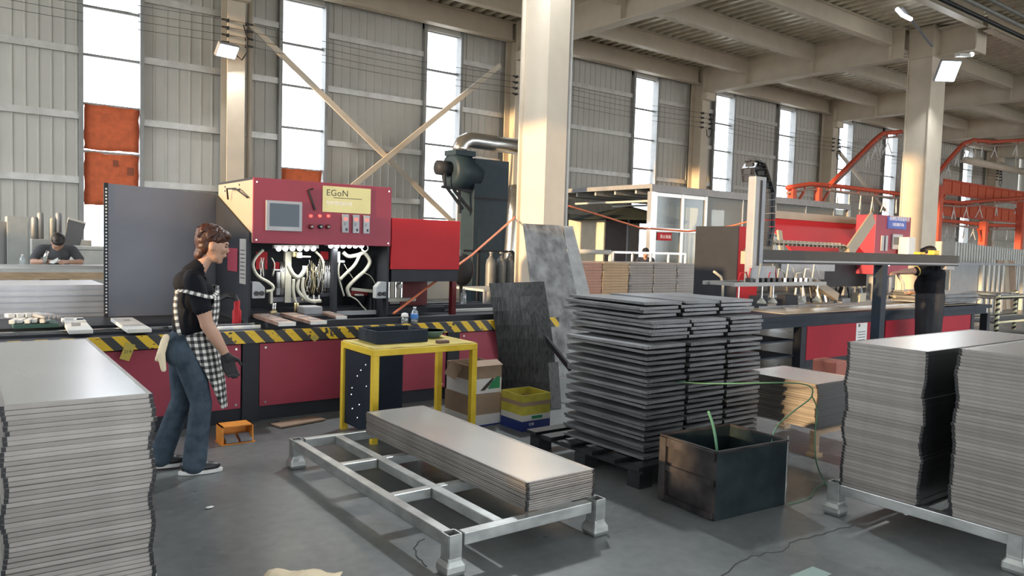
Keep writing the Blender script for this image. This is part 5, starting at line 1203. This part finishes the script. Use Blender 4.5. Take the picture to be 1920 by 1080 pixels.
# ================================================================== PEOPLE
def figure(name, prims, voxel, parent, smooth_it=4):
    """one continuous surface grown round overlapping tapered limbs; cloth/skin chosen by nearest limb"""
    mb = MB(); mats = []
    for p in prims:
        if p[-1] not in mats: mats.append(p[-1])
        if p[0] == 'c':
            a, b, ra, rb = Vector(p[1]), Vector(p[2]), p[3], p[4]; d = (b-a); L = max(d.length, 1e-6); d /= L; pts, rs = [], []
            for k in range(5): t_ = -math.pi/2+k*math.pi/8*.98; pts.append(a+d*ra*math.sin(t_)); rs.append(max(.0008, ra*math.cos(t_)))
            for k in range(1, 5): t_ = k*math.pi/8*.98; pts.append(b+d*rb*math.sin(t_)); rs.append(max(.0008, rb*math.cos(t_)))
            mb.tube(pts, rs, 14)
        else:
            R = Euler(p[3]).to_matrix() if p[3] else Matrix.Identity(3); t0 = MB(); t0.ball((0, 0, 0), p[2], 16, 10); c = Vector(p[1])
            mb.add([c+R @ Vector(q) for q in t0.v], t0.f)
    o = mb.build(name+'_src', mats)
    r = o.modifiers.new('r', 'REMESH'); r.mode = 'VOXEL'; r.voxel_size = voxel
    s_ = o.modifiers.new('s', 'SMOOTH'); s_.iterations = smooth_it; s_.factor = .5
    dg = bpy.context.evaluated_depsgraph_get(); me = bpy.data.meshes.new_from_object(o.evaluated_get(dg)); bpy.data.objects.remove(o)
    me.name = name; n = len(me.polygons); C = np.empty(n*3); me.polygons.foreach_get('center', C); C = C.reshape(-1, 3)
    best = np.full(n, 1e9); idx = np.zeros(n, int)
    for p in prims:
        if p[0] == 'c':
            a, b = np.array(p[1]), np.array(p[2]); ab = b-a; t_ = np.clip(((C-a) @ ab)/max(ab @ ab, 1e-9), 0, 1); dd = np.linalg.norm(C-a-t_[:, None]*ab, axis=1)-(p[3]+t_*(p[4]-p[3]))
        else:
            R = np.array(Euler(p[3]).to_matrix()) if p[3] else np.eye(3); q = (C-np.array(p[1])) @ R; k = np.linalg.norm(q/np.array(p[2]), axis=1); dd = (k-1)*min(p[2])
        m_ = dd < best; best[m_] = dd[m_]; idx[m_] = mats.index(p[-1])
    me.materials.clear()
    for m in mats: me.materials.append(m)
    me.polygons.foreach_set('material_index', idx.astype(np.int32)); me.polygons.foreach_set('use_smooth', [True]*n); me.update()
    ob = bpy.data.objects.new(name, me); COL.objects.link(ob); ob.parent = parent
    return ob
def hand(w, d, side, mt, s=1.0, curl=.5, thumb=None):
    """five-fingered hand: wrist w, pointing along d, side = across the palm towards the thumb"""
    w, d, side = Vector(w), Vector(d).normalized(), Vector(side); side = (side-d*side.dot(d)).normalized(); n = d.cross(side)
    out = []; out.append(('c', tuple(w), tuple(w+d*.03*s), .024*s, .026*s, mt))
    for k, (o, L) in enumerate(((.030, .068), (.010, .078), (-.010, .072), (-.029, .056))):
        base = w+d*.085*s+side*o*s; a = w+d*.02*s+side*o*.7*s; out.append(('c', tuple(a), tuple(base), .014*s, .0115*s, mt))
        k1 = base+(d*math.cos(curl*.6)+n*math.sin(curl*.6))*L*.5*s; k2 = k1+(d*math.cos(curl*1.7)+n*math.sin(curl*1.7))*L*.5*s
        out += [('c', tuple(base), tuple(k1), .0105*s, .0095*s, mt), ('c', tuple(k1), tuple(k2), .0095*s, .008*s, mt)]
    b0 = w+d*.03*s+side*.025*s; b1 = b0+(d*.6+side*.7+n*.25).normalized()*.045*s; b2 = b1+(d*.95+side*.1+n*.35).normalized()*.032*s
    out += [('c', tuple(b0), tuple(b1), .014*s, .011*s, mt), ('c', tuple(b1), tuple(b2), .011*s, .009*s, mt)]
    return out
def head(c, pitch, hairm, s=1.0, yaw=0):
    """head prims in local frame (faces +x) returned as (skin prims, hair prims, eye spots)"""
    R = Matrix.Rotation(yaw, 3, 'Z') @ Matrix.Rotation(pitch, 3, 'Y'); c = Vector(c)
    T = lambda v: tuple(c+R @ (Vector(v)*s)); e = tuple(R.to_euler())
    S = lambda r: tuple(k*s for k in r)
    sk = [('e', T((0, 0, 0)), S((.094, .074, .100)), e, SKIN), ('e', T((.022, 0, -.062)), S((.062, .054, .058)), e, SKIN), ('e', T((.058, 0, -.098)), S((.026, .030, .022)), e, SKIN),
          ('c', T((.084, 0, .008)), T((.101, 0, -.026)), .009*s, .0115*s, SKIN), ('e', T((.086, 0, -.058)), S((.016, .024, .013)), e, SKIN), ('e', T((.075, 0, .022)), S((.022, .052, .012)), e, SKIN),
          ('e', T((.062, .036, -.022)), S((.026, .024, .026)), e, SKIN), ('e', T((.062, -.036, -.022)), S((.026, .024, .026)), e, SKIN)]
    for sd in (-1, 1): sk += [('e', T((-.008, sd*.074, -.015)), S((.020, .011, .032)), e, SKIN)]
    hr = [('e', T((-.018, 0, .048)), S((.106, .088, .080)), e, hairm), ('e', T((-.058, 0, -.015)), S((.056, .078, .088)), e, hairm), ('e', T((.052, 0, .078)), S((.052, .070, .036)), e, hairm)]
    eyes = [(T((.078, sd*.043, .0)), sd) for sd in (-1, 1)]
    return sk, hr, eyes, T
# ---- the woman in a gingham apron
wo = thing('person', 'person in black t-shirt, gingham apron and flared jeans walking past the bench', 'person', (1.255, 5.2, 0), -.16)
sk, hr, eyes, TT = head((.150, 0, 1.495), .22, HAIR)
pr = [('e', (-.02, 0, .82), (.125, .155, .135), None, JEANS), ('e', (-.055, -.07, .80), (.095, .085, .105), None, JEANS), ('e', (-.055, .07, .80), (.095, .085, .105), None, JEANS),
      ('e', (.01, 0, .98), (.108, .140, .150), None, SHIRT), ('e', (.035, 0, 1.16), (.118, .152, .150), (0, .2, 0), SHIRT), ('e', (.0, 0, 1.24), (.095, .140, .085), None, SHIRT), ('e', (.105, 0, 1.13), (.07, .12, .08), None, SHIRT),
      ('c', (.02, -.135, 1.275), (.02, .135, 1.275), .058, .058, SHIRT), ('c', (.03, 0, 1.30), (.06, 0, 1.345), .075, .055, SHIRT),
      ('c', (.065, 0, 1.33), (.115, 0, 1.42), .048, .047, SKIN),
      ('c', (.02, -.165, 1.255), (.065, -.195, 1.10), .064, .063, SHIRT), ('c', (.065, -.195, 1.12), (.095, -.205, .985), .050, .042, SKIN), ('c', (.095, -.205, .985), (.135, -.205, .92), .043, .043, SKIN), ('c', (.135, -.205, .92), (.205, -.20, .80), .043, .027, SKIN),
      ('c', (.02, .165, 1.255), (.05, .195, 1.10), .064, .063, SHIRT), ('c', (.05, .195, 1.12), (.06, .21, .985), .050, .042, SKIN), ('c', (.06, .21, .985), (.10, .20, .80), .043, .027, SKIN),
      ('c', (-.01, -.085, .80), (.075, -.092, .46), .100, .068, JEANS), ('c', (.075, -.092, .46), (.035, -.095, .075), .068, .082, JEANS),
      ('c', (-.02, .085, .80), (-.03, .09, .45), .100, .068, JEANS), ('c', (-.03, .09, .45), (-.155, .09, .09), .068, .080, JEANS)]
pr += sk
pr += hand((.207, -.20, .795), (.28, .0, -1), (1, .25, .2), GLOVE, 1.12, .55) + hand((.102, .20, .795), (.2, 0, -1), (1, -.2, .2), GLOVE, 1.05, .5)
figure('body', pr, .0065, wo)
hw = [('e', TT((-.058, 0, .020)), (.062, .078, .078), (0, .22, 0), HAIR), ('e', TT((-.016, 0, .046)), (.106, .086, .078), (0, .22, 0), HAIR), ('e', TT((-.048, 0, -.012)), (.056, .076, .080), (0, .22, 0), HAIR), ('e', TT((-.066, 0, -.078)), (.034, .056, .048), (0, .4, 0), HAIR), ('e', TT((.055, 0, .074)), (.046, .066, .034), (0, .5, 0), HAIR)]
for k in range(110):                                                      # tousled locks
    th, ph = random.uniform(-2.75, 2.75)+math.pi, random.uniform(.05, 1.45); n_ = Vector((math.cos(th)*math.sin(ph), math.sin(th)*math.sin(ph), math.cos(ph)))
    p = Vector((-.02+n_.x*.104, n_.y*.086, .035+n_.z*.086)); fl_ = Vector((-.5, n_.y*.5, -.9)) if n_.x < .5 else Vector((.5, n_.y*.3, -.55)); fl_ = (fl_-n_*fl_.dot(n_)).normalized()
    e_ = p+fl_*random.uniform(.03, .055)+n_*random.uniform(.0, .010)
    if (e_.x > .05 and e_.z < .045) or e_.x < -.125: continue
    hw.append(('c', TT(p), TT(e_), .011, .003, HAIR))
figure('hair', hw, .0048, wo, 1)
for p, sd in eyes:
    e_ = MB(); e_.ball(p, (.011, .010, .005), 8, 6); e_.build('eye', INK, wo, True, local=True)
    b_ = MB(); q = Vector(TT((.079, sd*.043, .020))); b_.ball(q, (.007, .018, .004), 8, 5); b_.build('eyebrow', HAIRB, wo, True, local=True)
q = Vector(TT((.094, 0, -.060))); MB().ball(q, (.007, .018, .006), 8, 5).build('lips', mat('lips', (.36, .13, .12), .5), wo, True, local=True)
for y, x, z in ((-.095, .045, 0), (.09, -.135, .012)):
    sh = [('e', (x-.045, y, z+.055), (.055, .042, .045), None, BLACK), ('e', (x+.05, y, z+.042), (.105, .044, .032), None, BLACK), ('e', (x+.005, y, z+.07), (.06, .042, .04), None, BLACK)]
    s_ = figure('shoe', sh, .008, wo, 3)
    m = MB(); pts = []
    for k in range(20): a_ = 2*math.pi*k/20; pts.append((x+.025+.14*math.cos(a_)*(1 if math.cos(a_) > 0 else .95), y+.046*math.sin(a_)))
    m.prism(pts, 'z', z+.001, z+.026); o = m.build('sole', SOLE, wo, bevel=.005, local=True); o.parent = s_
def uvsheet(name, rows, th, mt, parent, us, vs_):
    R, Cn = len(rows), len(rows[0]); m = MB(); m.sheet(rows, th); o = m.build(name, mt, parent, True, local=True); me = o.data; uv = me.uv_layers.new(name='UVMap'); N = R*Cn
    for lp in me.loops: i = lp.vertex_index % N; uv.data[lp.index].uv = (us[i // Cn][i % Cn], vs_[i // Cn][i % Cn])
    return o
# apron: bib and skirt
rows, us, vv = [], [], []
for i in range(27):
    z = 1.22-i*(1.22-.415)/26
    if z > .93: k = (1.22-z)/.29; ex = math.radians(38+30*k); cx, rx, ry = .045-.015*k, .145+.012*math.sin(k*3.1)-.004, .168
    else: k = (.93-z)/.515; ex = math.radians(112-70*k); cx, rx, ry = .015+.075*k, .150+.012*math.sin(k*3), .180-.02*k
    r_, u_, v_ = [], [], []
    for j in range(21):
        a_ = ex*(j/10-1); fo = .006*math.sin(j*2.1+i*.2)*min(1, max(0, (.93-z)*3)); r_.append((cx+(rx+fo)*math.cos(a_), (ry+fo)*math.sin(a_), z)); u_.append(a_*.16/.042); v_.append(z/.042)
    rows.append(r_); us.append(u_); vv.append(v_)
uvsheet('apron', rows, .004, GINGHAM, wo, us, vv)
def strap(pts, wd, nrm):
    P = [Vector(p) for p in pts]; Q = []
    for i in range(len(P)-1):
        a, b, c, d = P[max(i-1, 0)], P[i], P[i+1], P[min(i+2, len(P)-1)]
        for k in range(6):
            u = k/6; Q.append(.5*((2*b)+(c-a)*u+(2*a-5*b+4*c-d)*u*u+(3*b-a-3*c+d)*u**3))
    Q.append(P[-1]); rows, us, vv = [], [], []; L = 0
    for i, q in enumerate(Q):
        d = (Q[min(i+1, len(Q)-1)]-Q[max(i-1, 0)]).normalized(); s_ = d.cross(Vector(nrm)).normalized()*wd/2; rows.append([q-s_, q+s_]); us.append([0, wd/.042]); vv.append([L/.042]*2)
        if i < len(Q)-1: L += (Q[i+1]-q).length
    return uvsheet('apron_strap', rows, .004, GINGHAM, wo, us, vv)
strap([(.165, -.115, 1.19), (.12, -.235, 1.165), (.05, -.262, 1.18), (-.03, -.225, 1.20), (-.075, -.135, 1.20)], .026, (.1, -1, .45))
strap([(-.075, -.135, 1.20), (-.085, -.125, 1.10), (-.075, -.145, .99), (-.06, -.155, .915)], .026, (-.4, -1, 0))
figure('pocket_cloth', [('c', (-.135, -.10, .90), (-.165, -.12, .80), .022, .028, CREAM), ('c', (-.165, -.12, .80), (-.150, -.13, .70), .026, .018, CREAM), ('c', (-.15, -.09, .88), (-.18, -.08, .76), .016, .02, CREAM)], .007, wo, 2)
# ---- man at the right machine, back to the camera
ma = thing('person', 'person in dark clothes reaching under the gantry beam of the right machine', 'person', (11.92, 5.37, 0), PI2+.15)
sk, hr, eyes, TT = head((.06, 0, 1.585), .25, HAIRB, 1.0)
pr = [('e', (0, 0, .92), (.20, .215, .17), None, TROUS), ('c', (0, 0, .95), (0, 0, .40), .205, .19, TROUS), ('c', (0, 0, 1.25), (0, 0, .95), .19, .20, SHIRT), ('e', (.02, 0, 1.10), (.21, .225, .22), None, SHIRT), ('e', (.0, 0, 1.28), (.19, .225, .18), None, SHIRT), ('c', (0, -.19, 1.38), (0, .19, 1.38), .085, .085, SHIRT), ('c', (.02, 0, 1.42), (.05, 0, 1.52), .085, .062, SKIN),
      ('c', (0, .20, 1.37), (.10, .36, 1.33), .082, .070, SHIRT), ('c', (.10, .34, 1.33), (.16, .47, 1.325), .054, .048, SKIN), ('c', (.16, .46, 1.325), (.24, .66, 1.31), .048, .034, SKIN),
      ('c', (0, -.20, 1.37), (.05, -.27, 1.20), .082, .070, SHIRT), ('c', (.05, -.27, 1.20), (.09, -.27, 1.10), .054, .048, SKIN), ('c', (.09, -.27, 1.10), (.26, -.22, 1.0), .048, .034, SKIN),
      ('c', (0, -.09, .9), (.01, -.10, .48), .10, .07, TROUS), ('c', (.01, -.10, .48), (-.01, -.10, .08), .07, .055, TROUS), ('c', (0, .09, .9), (.01, .10, .48), .10, .07, TROUS), ('c', (.01, .10, .48), (-.01, .10, .08), .07, .055, TROUS)] + sk
pr += hand((.245, .67, 1.308), (.4, 1, -.05), (1, -.3, .1), SKIN, 1.1, .5) + hand((.265, -.198, .995), (1, .2, -.4), (0, 1, .3), SKIN, 1.1, .5)
figure('body', pr, .010, ma); figure('hair', hr, .008, ma, 2)
m = MB(); m.tube([(.098+.068*math.cos(k*.5236)*.45, .338-.068*math.cos(k*.5236)*.0+.004, 1.36+.068*math.sin(k*.5236)) for k in range(13)], .008, 6, False)
c_ = Vector((.10, .36, 1.33)); d_ = Vector((.10, .16, -.03)).normalized(); u_ = Vector((0, 0, 1)); u_ = (u_-d_*u_.dot(d_)).normalized(); w_ = d_.cross(u_)
m = MB(); m.tube([c_+(u_*math.cos(k*.5236)+w_*math.sin(k*.5236))*.070 for k in range(13)], .007, 6, False); m.build('sleeve_hem', YELD, ma, True, local=True)
for y in (-.10, .10): figure('shoe', [('e', (.04, y, .045), (.13, .048, .04), None, BLACK), ('e', (-.02, y, .06), (.06, .048, .05), None, BLACK)], .010, ma, 2)
# ---- man bending over the far left bench
me_ = thing('person', 'person in grey t-shirt bending over the far left bench', 'person', (1.22, 12.50, 0), -PI2)
sk, hr, eyes, TT = head((.44, 0, 1.40), .95, HAIRB, 1.0)
pr = [('e', (-.02, 0, .95), (.13, .17, .15), None, TROUS), ('c', (0, 0, 1.02), (.22, 0, 1.24), .145, .15, GSHIRT), ('e', (.22, 0, 1.24), (.14, .19, .13), (0, .7, 0), GSHIRT), ('c', (.27, -.17, 1.30), (.27, .17, 1.30), .066, .066, GSHIRT), ('c', (.30, 0, 1.32), (.40, 0, 1.38), .06, .052, SKIN),
      ('c', (0, -.09, .93), (0, -.10, .48), .10, .07, TROUS), ('c', (0, -.10, .48), (-.02, -.10, .08), .07, .055, TROUS), ('c', (0, .09, .93), (0, .10, .48), .10, .07, TROUS), ('c', (0, .10, .48), (-.02, .10, .08), .07, .055, TROUS)] + sk
for sd in (-1, 1):
    pr += [('c', (.27, sd*.19, 1.29), (.32, sd*.27, 1.17), .068, .062, GSHIRT), ('c', (.32, sd*.27, 1.17), (.36, sd*.28, 1.125), .046, .042, SKIN), ('c', (.36, sd*.28, 1.125), (.52, sd*.10, 1.135), .040, .03, SKIN)] + hand((.525, sd*.095, 1.135), (.8, -sd*.5, 0), (.4, -sd*.8, .3), WHITE if sd < 0 else SKIN, 1.05, .35)
figure('body', pr, .011, me_); figure('hair', hr, .009, me_, 2)
for y in (-.10, .10): figure('shoe', [('e', (.03, y, .045), (.13, .048, .04), None, BLACK), ('e', (-.02, y, .06), (.06, .048, .05), None, BLACK)], .012, me_, 2)
tag(MB().tube([(1.06, 11.98, 1.12), (1.06, 11.95, 1.2), (1.09, 11.93, 1.28)], [.03, .028, .02], 10).build('hand_drill', CHROME, smooth=True), 'chrome hand tool held by the bending man', 'tool')
# ---- figure seen through the booth opening
q = at(1211, 455, Y=12.75)
mb_ = thing('person', 'dark-haired person in navy glimpsed at the booth corner', 'person', (q.x, 12.75, 0), -2.4)
sk, hr, eyes, TT = head((.05, 0, 1.44), .4, HAIRB, .98)
NV = mat('navy_shirt', (.02, .03, .06), .8)
pr = [('e', (0, 0, .86), (.12, .16, .14), None, TROUS), ('e', (0, 0, 1.08), (.12, .165, .22), None, NV), ('c', (0, -.15, 1.28), (0, .15, 1.28), .06, .06, NV), ('c', (0, 0, 1.28), (.04, 0, 1.38), .06, .05, SKIN)] + sk
for sd in (-1, 1): pr += [('c', (0, sd*.17, 1.27), (.03, sd*.21, 1.05), .058, .045, NV), ('c', (.03, sd*.21, 1.05), (.2, sd*.16, .95), .042, .03, SKIN), ('c', (0, sd*.09, .85), (0, sd*.09, .45), .095, .068, TROUS), ('c', (0, sd*.09, .45), (0, sd*.09, .06), .068, .052, TROUS), ('e', (.04, sd*.09, .04), (.12, .045, .04), None, BLACK)] + hand((.205, sd*.158, .948), (1, 0, -.3), (0, -sd, .3), SKIN, 1.05, .4)
figure('body', pr, .012, mb_); figure('hair', hr, .009, mb_, 2)
